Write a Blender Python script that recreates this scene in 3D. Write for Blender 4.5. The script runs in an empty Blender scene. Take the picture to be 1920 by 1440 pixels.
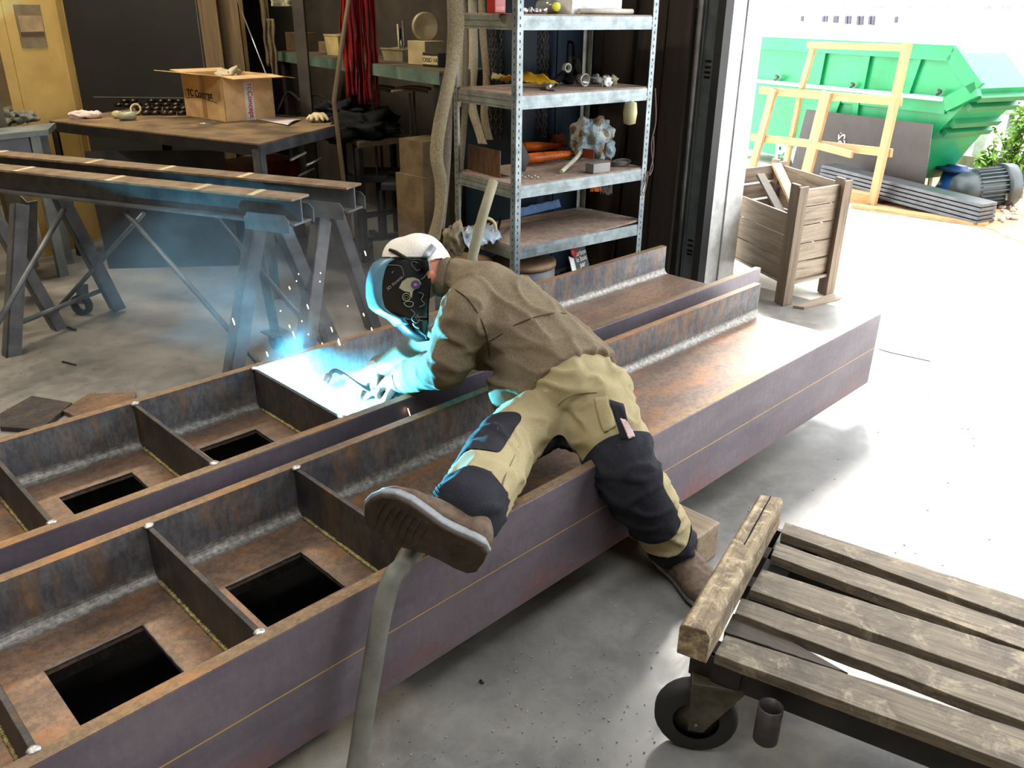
import bpy, bmesh, math, random
from mathutils import Vector as V, Matrix, noise
random.seed(7)
SC = bpy.context.scene
COL = SC.collection
# ---------------------------------------------------------------- camera
CAM = V((-3.26183, -1.18882, 1.50058))
R0 = V((0.7093426, -0.7047842, 0.0105957)); R1 = V((0.2805206, 0.2960617, 0.9130475)); R2 = V((0.6466384, 0.6446912, -0.4077156))
F = 1569.66
cd = bpy.data.cameras.new('camera'); co = bpy.data.objects.new('camera', cd); COL.objects.link(co)
cd.sensor_width = 36; cd.lens = F/1920*36; cd.clip_start = .02; cd.clip_end = 300
co.matrix_world = Matrix(((R0.x, R1.x, -R2.x, CAM.x), (R0.y, R1.y, -R2.y, CAM.y), (R0.z, R1.z, -R2.z, CAM.z), (0, 0, 0, 1)))
SC.camera = co
def ray(u, v): return ((u-960)*R0-(v-720)*R1)/F+R2
def Z(u, v, h=0.0):
    d = ray(u, v); return CAM+d*((h-CAM.z)/d.z)
def Dp(u, v, t): return CAM+ray(u, v)*t
def Y(u, v, y):
    d = ray(u, v); return CAM+d*((y-CAM.y)/d.y)
def X(u, v, x):
    d = ray(u, v); return CAM+d*((x-CAM.x)/d.x)
# ---------------------------------------------------------------- world, lights, exposure
SC.view_settings.view_transform = 'Standard'; SC.view_settings.look = 'None'
SC.view_settings.gamma = 1; SC.view_settings.exposure = 0.0; SC.view_settings.use_curve_mapping = False
SC.cycles.use_denoising = True
SC.cycles.max_bounces = 7; SC.cycles.diffuse_bounces = 4; SC.cycles.glossy_bounces = 3; SC.cycles.transmission_bounces = 4
SC.cycles.volume_bounces = 0; SC.cycles.caustics_reflective = False; SC.cycles.caustics_refractive = False
SC.cycles.sample_clamp_indirect = 6; SC.cycles.volume_step_rate = 2.0; SC.cycles.volume_max_steps = 96
w = bpy.data.worlds.new('sky'); SC.world = w; w.use_nodes = True
bg = w.node_tree.nodes['Background']; bg.inputs[0].default_value = (.93, .965, 1, 1); bg.inputs[1].default_value = 7.5
def light(name, kind, loc, power, color, size=1, sy=None, target=None, spread=None):
    l = bpy.data.lights.new(name, kind); l.energy = power; l.color = color
    o = bpy.data.objects.new(name, l); COL.objects.link(o); o.location = loc
    if kind == 'AREA':
        l.size = size
        if sy: l.shape = 'RECTANGLE'; l.size_y = sy
        if spread: l.spread = spread
    elif kind == 'SUN': l.angle = size
    else: l.shadow_soft_size = size
    if target is not None: o.rotation_euler = (V(target)-V(loc)).to_track_quat('-Z', 'Y').to_euler()
    return o
light('sun', 'SUN', (8, 5, 9), 11.0, (1, .95, .86), math.radians(13), target=(8-.68, 5-.46, 9-.84))
pt = light('doorway_daylight', 'AREA', (.95, -1.6, 1.9), 1, (1, 1, 1), 5.8, 3.7, target=(-3, -1.6, 1.9)); pt.data.cycles.is_portal = True
# warm strip lamps over the back of the shop, unseen cool fill added overhead above the aisle
light('back_strip_lamp', 'AREA', (-1.4, 4.3, 3.9), 115, (1, .88, .68), 1.6, .3, target=(-1.5, 3.8, 0))
light('left_strip_lamp', 'AREA', (-3.6, 3.4, 3.9), 110, (1, .85, .62), 1.6, .3, target=(-3, 3.6, 0))
light('added_roof_fill', 'AREA', (-3.4, -1.2, 4.25), 18, (.92, .96, 1), 2.4, 1.6, target=(-2.6, -.2, 0))
ARC = Z(602, 733, .374)
light('welding_arc', 'POINT', ARC, 270, (.10, .66, 1), .004)
# ---------------------------------------------------------------- builder helpers
ORG = {}
def S(c): return tuple((x/255/12.92 if x/255 <= .04045 else ((x/255+.055)/1.055)**2.4) for x in c)+(1,)
class M:
    def __init__(s): s.v = []; s.f = []; s.x = Matrix.Identity(4); s.sm = []
    def add(s, vs, fs, smooth=False):
        n = len(s.v); s.v += [s.x @ V(p) for p in vs]; s.f += [tuple(n+i for i in f) for f in fs]; s.sm += [smooth]*len(fs); return s
    def box(s, a, b):
        (x0, y0, z0), (x1, y1, z1) = a, b
        return s.add([(x0, y0, z0), (x1, y0, z0), (x1, y1, z0), (x0, y1, z0), (x0, y0, z1), (x1, y0, z1), (x1, y1, z1), (x0, y1, z1)],
                     [(0, 3, 2, 1), (4, 5, 6, 7), (0, 1, 5, 4), (1, 2, 6, 5), (2, 3, 7, 6), (3, 0, 4, 7)])
    def hexa(s, b, t):  # four bottom points, four top points, same order
        return s.add(list(b)+list(t), [(0, 3, 2, 1), (4, 5, 6, 7), (0, 1, 5, 4), (1, 2, 6, 5), (2, 3, 7, 6), (3, 0, 4, 7)])
    def slab(s, pts, z0, z1):
        n = len(pts)
        return s.add([(p[0], p[1], z0) for p in pts]+[(p[0], p[1], z1) for p in pts],
                     [tuple(range(n))[::-1], tuple(range(n, 2*n))]+[(i, (i+1) % n, n+(i+1) % n, n+i) for i in range(n)])
    def prism(s, pts, d):  # planar 3d polygon swept by vector d
        n = len(pts); d = V(d)
        return s.add([V(p) for p in pts]+[V(p)+d for p in pts], [tuple(range(n))[::-1], tuple(range(n, 2*n))]+[(i, (i+1) % n, n+(i+1) % n, n+i) for i in range(n)])
    def bar(s, p, q, w, h, up=(0, 0, 1)):
        p = V(p); q = V(q); d = (q-p).normalized(); u = V(up); sd = d.cross(u)
        if sd.length < 1e-4: sd = d.cross(V((1, 0, 0)))
        sd.normalize(); u = sd.cross(d).normalized(); a = sd*w/2; c = u*h/2
        return s.hexa([p-a-c, p+a-c, q+a-c, q-a-c], [p-a+c, p+a+c, q+a+c, q-a+c])
    def ang(s, p, q, w, t, u, v_):  # angle iron from p to q, legs along u and v
        p = V(p); q = V(q); u = V(u).normalized(); v_ = V(v_).normalized()
        for a, b in ((u, v_), (v_, u)):
            s.hexa([p, p+a*w, p+a*w+b*t, p+b*t], [q, q+a*w, q+a*w+b*t, q+b*t])
        return s
    def tube(s, pts, r, n=12, caps=True, closed=False, sq=None):
        pts = [V(p) for p in pts]; m = len(pts); rs = r if isinstance(r, (list, tuple)) else [r]*m; vs = []; prev = None
        for i, p in enumerate(pts):
            if closed: d = pts[(i+1) % m]-pts[i-1]
            else: d = pts[min(i+1, m-1)]-pts[max(i-1, 0)]
            d.normalize()
            if prev is None:
                a = d.cross(V((0, 0, 1)))
                if a.length < .05: a = d.cross(V((1, 0, 0)))
            else: a = prev-d*prev.dot(d)
            a.normalize(); prev = a; b = d.cross(a)
            for k in range(n):
                t = 2*math.pi*k/n; vs.append(p+(a*math.cos(t)+b*math.sin(t)*(sq or 1))*rs[i])
        fs = []
        for i in range(m if closed else m-1):
            j = (i+1) % m
            for k in range(n): fs.append((i*n+k, i*n+(k+1) % n, j*n+(k+1) % n, j*n+k))
        s.add(vs, fs, True)
        if caps and not closed: s.add(vs[:n], [tuple(range(n))[::-1]]); s.add(vs[-n:], [tuple(range(n))])
        return s
    def cyl(s, p, q, r0, r1=None, n=20): return s.tube([p, q], [r0, r0 if r1 is None else r1], n)
    def ring(s, p, q, ro, ri, n=24):  # hollow pipe
        p = V(p); q = V(q); d = (q-p).normalized(); a = d.cross(V((0, 0, 1)))
        if a.length < .05: a = d.cross(V((1, 0, 0)))
        a.normalize(); b = d.cross(a); vs = []
        for c, r in ((p, ro), (q, ro), (q, ri), (p, ri)):
            for k in range(n): t = 2*math.pi*k/n; vs.append(c+(a*math.cos(t)+b*math.sin(t))*r)
        fs = []
        for i in range(4):
            j = (i+1) % 4
            for k in range(n): fs.append((i*n+k, i*n+(k+1) % n, j*n+(k+1) % n, j*n+k))
        return s.add(vs, fs, True)
    def lathe(s, c, axis, prof, n=28):  # prof: (distance along axis, radius)
        c = V(c); d = V(axis).normalized(); a = d.cross(V((0, 0, 1)))
        if a.length < .05: a = d.cross(V((1, 0, 0)))
        a.normalize(); b = d.cross(a); vs = []
        for h, r in prof:
            for k in range(n): t = 2*math.pi*k/n; vs.append(c+d*h+(a*math.cos(t)+b*math.sin(t))*max(r, 1e-5))
        fs = [(i*n+k, i*n+(k+1) % n, (i+1)*n+(k+1) % n, (i+1)*n+k) for i in range(len(prof)-1) for k in range(n)]
        return s.add(vs, fs, True)
    def ball(s, c, r, n=12, jit=0, sc=(1, 1, 1), seed=0):
        c = V(c); vs = []; fs = []; m = n
        for i in range(m+1):
            ph = math.pi*i/m
            for k in range(2*n):
                t = math.pi*k/n; d = V((math.sin(ph)*math.cos(t), math.sin(ph)*math.sin(t), math.cos(ph)))
                q = r*(1+(jit*(.6*noise.noise(d*1.6+V((seed, seed*.7, 0)))+.32*noise.noise(d*3.7+V((seed*.3, seed, 2)))+.12*noise.noise(d*9+V((seed, 1, 0)))) if jit else 0))
                vs.append(c+V((d.x*sc[0], d.y*sc[1], d.z*sc[2]))*q)
        for i in range(m):
            for k in range(2*n): fs.append((i*2*n+k, (i+1)*2*n+k, (i+1)*2*n+(k+1) % (2*n), i*2*n+(k+1) % (2*n)))
        return s.add(vs, fs, True)
    def grid(s, fn, nu, nv, th=0, smooth=True):  # sheet fn(a,b)->point, optional thickness along normal
        P = [[V(fn(i/nu, j/nv)) for j in range(nv+1)] for i in range(nu+1)]
        vs = [p for r in P for p in r]; ix = lambda i, j: i*(nv+1)+j
        fs = [(ix(i, j), ix(i+1, j), ix(i+1, j+1), ix(i, j+1)) for i in range(nu) for j in range(nv)]
        if th:
            ns = []
            for i in range(nu+1):
                for j in range(nv+1):
                    a = P[min(i+1, nu)][j]-P[max(i-1, 0)][j]; b = P[i][min(j+1, nv)]-P[i][max(j-1, 0)]
                    q = a.cross(b); ns.append(q.normalized() if q.length > 1e-9 else V((0, 0, 1)))
            N = len(vs); vs = vs+[vs[k]-ns[k]*th for k in range(N)]
            fs = fs+[tuple(N+i for i in f[::-1]) for f in fs]
            for i in range(nu):
                fs.append((ix(i, 0), N+ix(i, 0), N+ix(i+1, 0), ix(i+1, 0))); fs.append((ix(i, nv), ix(i+1, nv), N+ix(i+1, nv), N+ix(i, nv)))
            for j in range(nv):
                fs.append((ix(0, j), ix(0, j+1), N+ix(0, j+1), N+ix(0, j))); fs.append((ix(nu, j), N+ix(nu, j), N+ix(nu, j+1), ix(nu, j+1)))
        return s.add(vs, fs, smooth)
    def build(s, name, mat, parent=None, bevel=0, origin=None, subd=0):
        me = bpy.data.meshes.new(name)
        if parent is not None: o = V(ORG[parent.name])
        elif origin is not None: o = V(origin)
        else:
            xs = [p.x for p in s.v]; ys = [p.y for p in s.v]; zs = [p.z for p in s.v]
            o = V(((min(xs)+max(xs))/2, (min(ys)+max(ys))/2, min(zs)))
        me.from_pydata([p-o for p in s.v], [], s.f)
        me.polygons.foreach_set('use_smooth', s.sm); me.materials.append(mat); me.validate(); me.update()
        bm = bmesh.new(); bm.from_mesh(me); bmesh.ops.remove_doubles(bm, verts=bm.verts, dist=1e-5)
        bmesh.ops.recalc_face_normals(bm, faces=bm.faces); bm.to_mesh(me); bm.free()
        ob = bpy.data.objects.new(name, me); COL.objects.link(ob); ORG[ob.name] = o
        if parent is not None: ob.parent = parent
        else: ob.location = o
        if bevel:
            b = ob.modifiers.new('bevel', 'BEVEL'); b.width = bevel; b.segments = 2; b.limit_method = 'ANGLE'; b.angle_limit = .6
        if subd:
            b = ob.modifiers.new('subd', 'SUBSURF'); b.levels = subd; b.render_levels = subd
        return ob
def T(name, label, cat, loc, group=None):
    o = bpy.data.objects.new(name, None); COL.objects.link(o); o.location = loc; o.empty_display_size = .1
    ORG[o.name] = V(loc); return tag(o, label, cat, group)
def tag(o, label, cat, group=None, kind=None):
    o['label'] = label; o['category'] = cat
    if group: o['group'] = group
    if kind: o['kind'] = kind
    return o
def struct(o): o['kind'] = 'structure'; return o
def copy_tree(o, off, parent=None):  # a thing with copies of its parts and sub-parts
    c = o.copy(); COL.objects.link(c); ORG[c.name] = V(ORG[o.name])
    if parent is not None: c.parent = parent
    else: c.location = o.location+V(off); ORG[c.name] = V(ORG[o.name])
    for ch in list(o.children): copy_tree(ch, off, c)
    return c
def text(body, size, mat, name, parent, origin, xdir, ydir, ext=.0004, align='CENTER', bold=0.0):
    cu = bpy.data.curves.new(name, 'FONT'); cu.body = body; cu.size = size; cu.extrude = ext; cu.align_x = align; cu.align_y = 'CENTER'; cu.offset = bold
    cu.space_line = .8; cu.materials.append(mat)
    tmp = bpy.data.objects.new(name, cu); COL.objects.link(tmp)
    dg = bpy.context.evaluated_depsgraph_get(); me = bpy.data.meshes.new_from_object(tmp.evaluated_get(dg)); bpy.data.objects.remove(tmp)
    x = V(xdir).normalized(); y = V(ydir); y = (y-x*y.dot(x)).normalized(); z = x.cross(y)
    o = V(ORG[parent.name]) if parent is not None else V(origin)
    m = Matrix(((x.x, y.x, z.x, 0), (x.y, y.y, z.y, 0), (x.z, y.z, z.z, 0), (0, 0, 0, 1))); m.translation = V(origin)-o
    me.transform(m); me.materials.clear(); me.materials.append(mat)
    ob = bpy.data.objects.new(name, me); COL.objects.link(ob); ORG[ob.name] = o
    if parent is not None: ob.parent = parent
    else: ob.location = o
    return ob
# ---------------------------------------------------------------- materials
class NT:
    def __init__(s, name, rough=.7, metal=0, spec=None):
        s.m = bpy.data.materials.new(name); s.m.use_nodes = True; s.t = s.m.node_tree; s.b = s.t.nodes['Principled BSDF']
        s.b.inputs['Roughness'].default_value = rough; s.b.inputs['Metallic'].default_value = metal
        if spec is not None: s.b.inputs['Specular IOR Level'].default_value = spec
        s.tc = s.t.nodes.new('ShaderNodeTexCoord'); s.geo = None
    def L(s, a, b): s.t.links.new(a, b)
    def map(s, scale=(1, 1, 1), rot=(0, 0, 0)):
        n = s.t.nodes.new('ShaderNodeMapping'); n.inputs['Scale'].default_value = scale; n.inputs['Rotation'].default_value = rot
        s.L(s.pos(), n.inputs[0]); return n.outputs[0]
    def pos(s):
        if s.geo is None: s.geo = s.t.nodes.new('ShaderNodeNewGeometry')
        return s.geo.outputs['Position']
    def noise(s, vec, scale, detail=4, rough=.6, dist=0):
        n = s.t.nodes.new('ShaderNodeTexNoise'); n.inputs['Scale'].default_value = scale; n.inputs['Detail'].default_value = detail
        n.inputs['Roughness'].default_value = rough; n.inputs['Distortion'].default_value = dist
        if vec is not None: s.L(vec, n.inputs['Vector'])
        return n.outputs[0]
    def vor(s, vec, scale, feat='F1'):
        n = s.t.nodes.new('ShaderNodeTexVoronoi'); n.inputs['Scale'].default_value = scale; n.feature = feat; s.L(vec, n.inputs['Vector']); return n.outputs[0]
    def ramp(s, f, stops, interp='LINEAR'):
        n = s.t.nodes.new('ShaderNodeValToRGB'); n.color_ramp.interpolation = interp; e = n.color_ramp.elements
        while len(e) < len(stops): e.new(.5)
        for k, (p, c) in enumerate(stops): e[k].position = p; e[k].color = c if isinstance(c, tuple) else (c, c, c, 1)
        s.L(f, n.inputs[0]); return n.outputs[0]
    def mix(s, f, a, b, mode='MIX'):
        n = s.t.nodes.new('ShaderNodeMix'); n.data_type = 'RGBA'; n.blend_type = mode
        for k, q in ((0, f), (6, a), (7, b)):
            if hasattr(q, 'is_output'): s.L(q, n.inputs[k])
            else: n.inputs[k].default_value = q
        return n.outputs[2]
    def math(s, op, a, b=0.0, clamp=False):
        n = s.t.nodes.new('ShaderNodeMath'); n.operation = op; n.use_clamp = clamp
        for k, q in ((0, a), (1, b)):
            if hasattr(q, 'is_output'): s.L(q, n.inputs[k])
            else: n.inputs[k].default_value = q
        return n.outputs[0]
    def sep(s, vec):
        n = s.t.nodes.new('ShaderNodeSeparateXYZ'); s.L(vec, n.inputs[0]); return n.outputs
    def col(s, c):
        if hasattr(c, 'is_output'): s.L(c, s.b.inputs['Base Color'])
        else: s.b.inputs['Base Color'].default_value = c
        return s
    def bump(s, h, st=.3, d=.01):
        n = s.t.nodes.new('ShaderNodeBump'); n.inputs['Strength'].default_value = st; n.inputs['Distance'].default_value = d
        s.L(h, n.inputs['Height']); s.L(n.outputs[0], s.b.inputs['Normal']); return s
def dirt(name, c1, c2, scale=6, rough=.7, metal=0, bump=.15, st=(1, 1, 1), lo=.35, hi=.65, spec=None, detail=5, bd=.004):
    t = NT(name, rough, metal, spec); n = t.noise(t.map(st), scale, detail); t.col(t.ramp(n, [(lo, S(c1)), (hi, S(c2))]))
    if bump: t.bump(t.noise(t.map(st), scale*4, 4), bump, bd)
    return t.m
def wood(name, c1, c2, az=0, tilt=0, scale=18, rough=.75, dark=(30, 22, 16), knots=True, bump=.5, stretch=.06, crack=.42):
    t = NT(name, rough); v = t.map((stretch, 1, 1), (0, math.radians(tilt), 0))
    n0 = t.t.nodes.new('ShaderNodeMapping'); n0.vector_type = 'POINT'; n0.inputs['Rotation'].default_value = (0, 0, math.radians(-az)); t.L(t.pos(), n0.inputs[0])
    n1 = t.t.nodes.new('ShaderNodeMapping'); n1.inputs['Rotation'].default_value = (0, math.radians(tilt), 0); t.L(n0.outputs[0], n1.inputs[0])
    n2 = t.t.nodes.new('ShaderNodeMapping'); n2.inputs['Scale'].default_value = (stretch, 1, 1); t.L(n1.outputs[0], n2.inputs[0]); v = n2.outputs[0]
    g = t.noise(v, scale*3, 8, .7, .6); g2 = t.noise(v, scale*.5, 4)
    c = t.ramp(g, [(.28, S(dark)), (crack, S(c1)), (.7, S(c2))]); c = t.mix(t.ramp(g2, [(.35, 0.0), (.7, .6)]), c, S(c1)); t.col(c)
    t.bump(g, bump, .004); return t.m
def flat(name, c, rough=.6, metal=0, bump=0, scale=30, spec=None):
    t = NT(name, rough, metal, spec); n = t.noise(t.pos(), scale*.3, 4)
    c2 = tuple(max(0, x*.82) for x in c); t.col(t.ramp(n, [(.35, S(c2)), (.65, S(c))]))
    if bump: t.bump(t.noise(t.pos(), scale, 4), bump, .003)
    return t.m
def glow(name, c, e):
    t = NT(name); t.col(c); t.b.inputs['Emission Color'].default_value = c; t.b.inputs['Emission Strength'].default_value = e; return t.m
def steel(name, base, base2, rust, rust_hi, streak=True, rough=.55, metal=.35, rz=None, grime=.55):
    """mill-scale steel with rust: rust grows on patches and, with rz=(z0,z1), in a band towards z0"""
    t = NT(name, rough, metal); st = t.map((.35, 1, 1)); n = t.noise(st, 7, 6, .65); c = t.ramp(n, [(.38, S(base)), (.62, S(base2))]); c = t.mix(t.ramp(t.noise(t.map((1.4, 1.4, .5)), 38, 6, .8), [(.42, grime), (.58, 0.0)]), c, S(tuple(x*.62 for x in base)))
    n2 = t.noise(t.map((1.6, 1.6, .35)), 9, 7, .7) if streak else t.noise(t.map((.4, 1, 1)), 11, 6, .7)
    k = n2
    if rz:
        z = t.sep(t.pos())[2]; mr = t.t.nodes.new('ShaderNodeMapRange'); t.L(z, mr.inputs[0]); mr.inputs[1].default_value = rz[0]; mr.inputs[2].default_value = rz[1]
        mr.inputs[3].default_value = rz[2]; mr.inputs[4].default_value = rz[3]; k = t.math('ADD', n2, mr.outputs[0])
    c = t.mix(t.ramp(k, [(.49, 0.0), (.70, .78)]), c, t.ramp(t.noise(t.pos(), 40, 4), [(.4, S(rust)), (.7, S(rust_hi))]))
    t.col(c); t.bump(t.noise(t.pos(), 60, 6), .3, .003); return t
STEEL_IN = steel('steel_inner_face', (88, 88, 94), (128, 126, 126), (134, 98, 64), (168, 126, 82), rz=(.28, .42, -.03, .01)).m
STEEL_WEB = steel('steel_web', (108, 88, 76), (142, 114, 94), (146, 96, 56), (172, 120, 74), streak=False, rough=.45).m
t = steel('steel_outer_face', (100, 92, 102), (122, 112, 120), (124, 86, 84), (142, 96, 88), streak=False, rough=.42, rz=(.12, .30, .10, -.18), grime=.16)
zz = t.sep(t.pos())[2]; line = t.math('LESS_THAN', t.math('ABSOLUTE', t.math('SUBTRACT', zz, .274)), .0016)
src = t.b.inputs['Base Color'].links[0].from_socket
t.col(t.mix(t.math('MULTIPLY', line, t.ramp(t.noise(t.pos(), 14, 3), [(.25, .3), (.5, 1.0)])), src, S((196, 160, 84)))); STEEL_OUT = t.m
STEEL_EDGE = steel('steel_cut_edge', (112, 92, 74), (142, 116, 86), (158, 108, 58), (186, 134, 78), rough=.5, streak=False).m
STEEL_DARK = steel('steel_plate_dark', (52, 50, 54), (82, 76, 76), (92, 72, 48), (110, 88, 56), rough=.55).m
FILLET = dirt('rolled_fillet', (100, 94, 88), (152, 148, 140), 70, .4, .45, .4, lo=.40, hi=.72)
WELD = dirt('weld_bead', (110, 96, 66), (186, 168, 110), 90, .4, .5, .6)
TACK = dirt('weld_tack', (150, 150, 150), (225, 225, 222), 80, .3, .7, .4)
BLACKSTEEL = dirt('black_oxide_steel', (24, 23, 24), (44, 40, 40), 9, .55, .3)
GREYSTEEL = dirt('grey_steel', (74, 76, 80), (108, 110, 112), 10, .5, .4)
TRESTLE = dirt('trestle_paint', (66, 66, 70), (92, 92, 94), 12, .55, .2)
RAILTOP = dirt('worn_rail_top', (104, 84, 66), (140, 122, 102), 14, .55, .2)
GALV = dirt('galvanised_steel', (100, 110, 114), (134, 146, 150), 16, .42, .45, bump=.05)
GALV_D = dirt('galvanised_steel_aged', (104, 106, 100), (132, 136, 130), 16, .5, .35, bump=.05)
PARTICLE = dirt('particle_board', (116, 96, 84), (146, 126, 112), 30, .8)
OLDWOOD = wood('weathered_plank', (86, 76, 64), (134, 120, 100), az=-76, scale=26)
OLDWOOD_D = wood('weathered_plank_side', (50, 42, 34), (72, 60, 48), az=-76, scale=20)
OLDWOOD_Y = wood('weathered_plank_ochre_edge', (120, 84, 36), (156, 112, 50), az=-76, scale=20)
TIMBER = wood('old_timber_beam', (126, 108, 82), (178, 160, 128), az=14, scale=14, bump=.9, crack=.5, dark=(52, 42, 34))
def mottle(m, c1, c2, sc, lo, hi):
    t = NT.__new__(NT); t.m = m; t.t = m.node_tree; t.b = t.t.nodes['Principled BSDF']; t.geo = None; src = t.b.inputs['Base Color'].links[0].from_socket
    c = t.mix(t.ramp(t.noise(t.map((1, 1, 1)), sc, 8, .75, .8), [(lo, .85), (hi, 0.0)]), src, S(c1)); c = t.mix(t.ramp(t.noise(t.map((1.1, .9, 1)), sc*1.7, 8, .75, .5), [(1-hi+.06, 0.0), (1-lo+.04, .8)]), c, S(c2)); t.col(c)
mottle(TIMBER, (70, 58, 50), (206, 190, 150), 16, .36, .56)
mottle(OLDWOOD, (62, 54, 46), (158, 146, 122), 9, .34, .52)
CRATEWOOD = wood('grey_crate_board', (122, 106, 90), (166, 150, 130), az=-10, scale=14, bump=.3)
CRATEWOOD_Y = wood('grey_crate_board_cross', (116, 100, 82), (160, 144, 122), az=60, scale=14, bump=.3)
CRATEPOST = wood('grey_crate_post', (98, 82, 66), (134, 116, 96), tilt=90, scale=14, bump=.3)
NEWWOOD = wood('new_pine_batten', (150, 114, 74), (180, 142, 98), az=70, scale=10, dark=(120, 76, 36), bump=.15)
NEWWOOD_V = wood('new_pine_upright', (154, 118, 78), (184, 148, 104), tilt=90, scale=10, dark=(124, 80, 40), bump=.15)
RUBBER = flat('black_rubber', (30, 30, 30), .75, bump=.1)
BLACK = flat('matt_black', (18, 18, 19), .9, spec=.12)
WHITE = flat('white_paint', (235, 235, 232), .5)
CONC = NT('shop_concrete', .42, 0); t = CONC
n = t.noise(t.pos(), 1.6, 8, .7); n2 = t.noise(t.pos(), 9, 6, .7, 1.2); c = t.ramp(n, [(.35, S((92, 90, 88))), (.62, S((132, 128, 122)))])
c = t.mix(t.ramp(n2, [(.45, 0.0), (.75, .45)]), c, S((150, 146, 140))); c = t.mix(t.ramp(t.vor(t.pos(), 26), [(.04, .8), (.08, 0.0)]), c, S((52, 50, 48)))
t.col(c); t.L(t.ramp(n2, [(.3, .30), (.7, .55)]), t.b.inputs['Roughness']); t.bump(t.noise(t.pos(), 40, 5), .06, .003); CONC = t.m
t = NT('yard_concrete', .8); n = t.noise(t.pos(), 3, 8, .7); t.col(t.ramp(n, [(.3, S((205, 202, 194))), (.7, S((236, 233, 226)))])); t.bump(t.noise(t.pos(), 30, 5), .2, .004); YARD = t.m
# ================================================================ the room
XW = .87
struct(M().box((-7, -6, -.1), (XW+.33, 7, 0)).build('floor', CONC))
struct(M().box((XW+.33, -14, -.1), (40, 40, -.004)).build('ground', YARD))
WALLD = dirt('dark_shop_wall', (46, 40, 34), (66, 58, 48), 4, .9); WALLB = dirt('brown_back_wall', (92, 78, 56), (116, 98, 70), 3, .9)
CREAMW = dirt('cream_wall', (150, 130, 92), (178, 156, 112), 3, .85)
struct(M().box((-7, 6.6, 0), (XW+.33, 6.8, 4.4)).build('wall_back', WALLB))
struct(M().box((-7.2, -6, 0), (-7, 6.8, 4.4)).build('wall_left', CREAMW))
struct(M().box((-7, -6.2, 0), (XW+.33, -6, 4.4)).build('wall_front', CREAMW))
m = M(); m.box((XW, 1.36, 0), (XW+.33, 6.8, 4.4)); m.box((XW, -6, 3.7), (XW+.33, 1.36, 4.4)); m.box((XW, -6, 0), (XW+.33, -4.6, 4.4))
struct(m.build('wall_right', WHITE))
m = M()
for a, b in (((-7, -6), (-5, 6.8)), ((-1.8, -6), (XW+.33, 6.8)), ((-5, -6), (-1.8, -2.2)), ((-5, -.2), (-1.8, 6.8))): m.box((a[0], a[1], 4.3), (b[0], b[1], 4.4))  # gap over the aisle added for the roof fill
struct(m.build('ceiling', WALLD))
# inner lining of the door pier and the door track
m = M(); m.box((XW-.012, 1.40, 0), (XW, 6.6, 4.3)); struct(m.build('trim_1', WALLD))
struct(M().ring((XW-.05, 1.512, 0), (XW-.05, 1.512, 4.2), .022, .018).build('trim_2', flat('bright_door_tube', (205, 208, 210), .25, .8)))
m = M(); m.box((XW-.07, 1.40, 0), (XW-.012, 1.46, 4.2)); m.box((XW-.085, 1.462, 0), (XW-.012, 1.468, 4.2)); m.box((XW-.06, 1.478, 0), (XW-.012, 1.484, 4.2)); struct(m.build('trim_3', dirt('grey_track', (66, 72, 74), (92, 98, 98), 8, .5, .3)))
m = M(); m.box((XW-.075, 1.352, 0), (XW-.0, 1.398, 4.2))
struct(m.build('trim_4', RUBBER))
m = M()
for z in (.22, .24, .27, .30, 1.18, 1.205, 1.23, 1.26): m.box((XW-.0725, 1.41, z), (XW-.0695, 1.445, z+.012))
struct(m.build('trim_5', BLACK))
struct(M().box((XW+.14, 1.352, 0), (XW+.145, 1.36, 3.7)).build('trim_6', flat('grey_joint', (150, 150, 150))))
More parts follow.
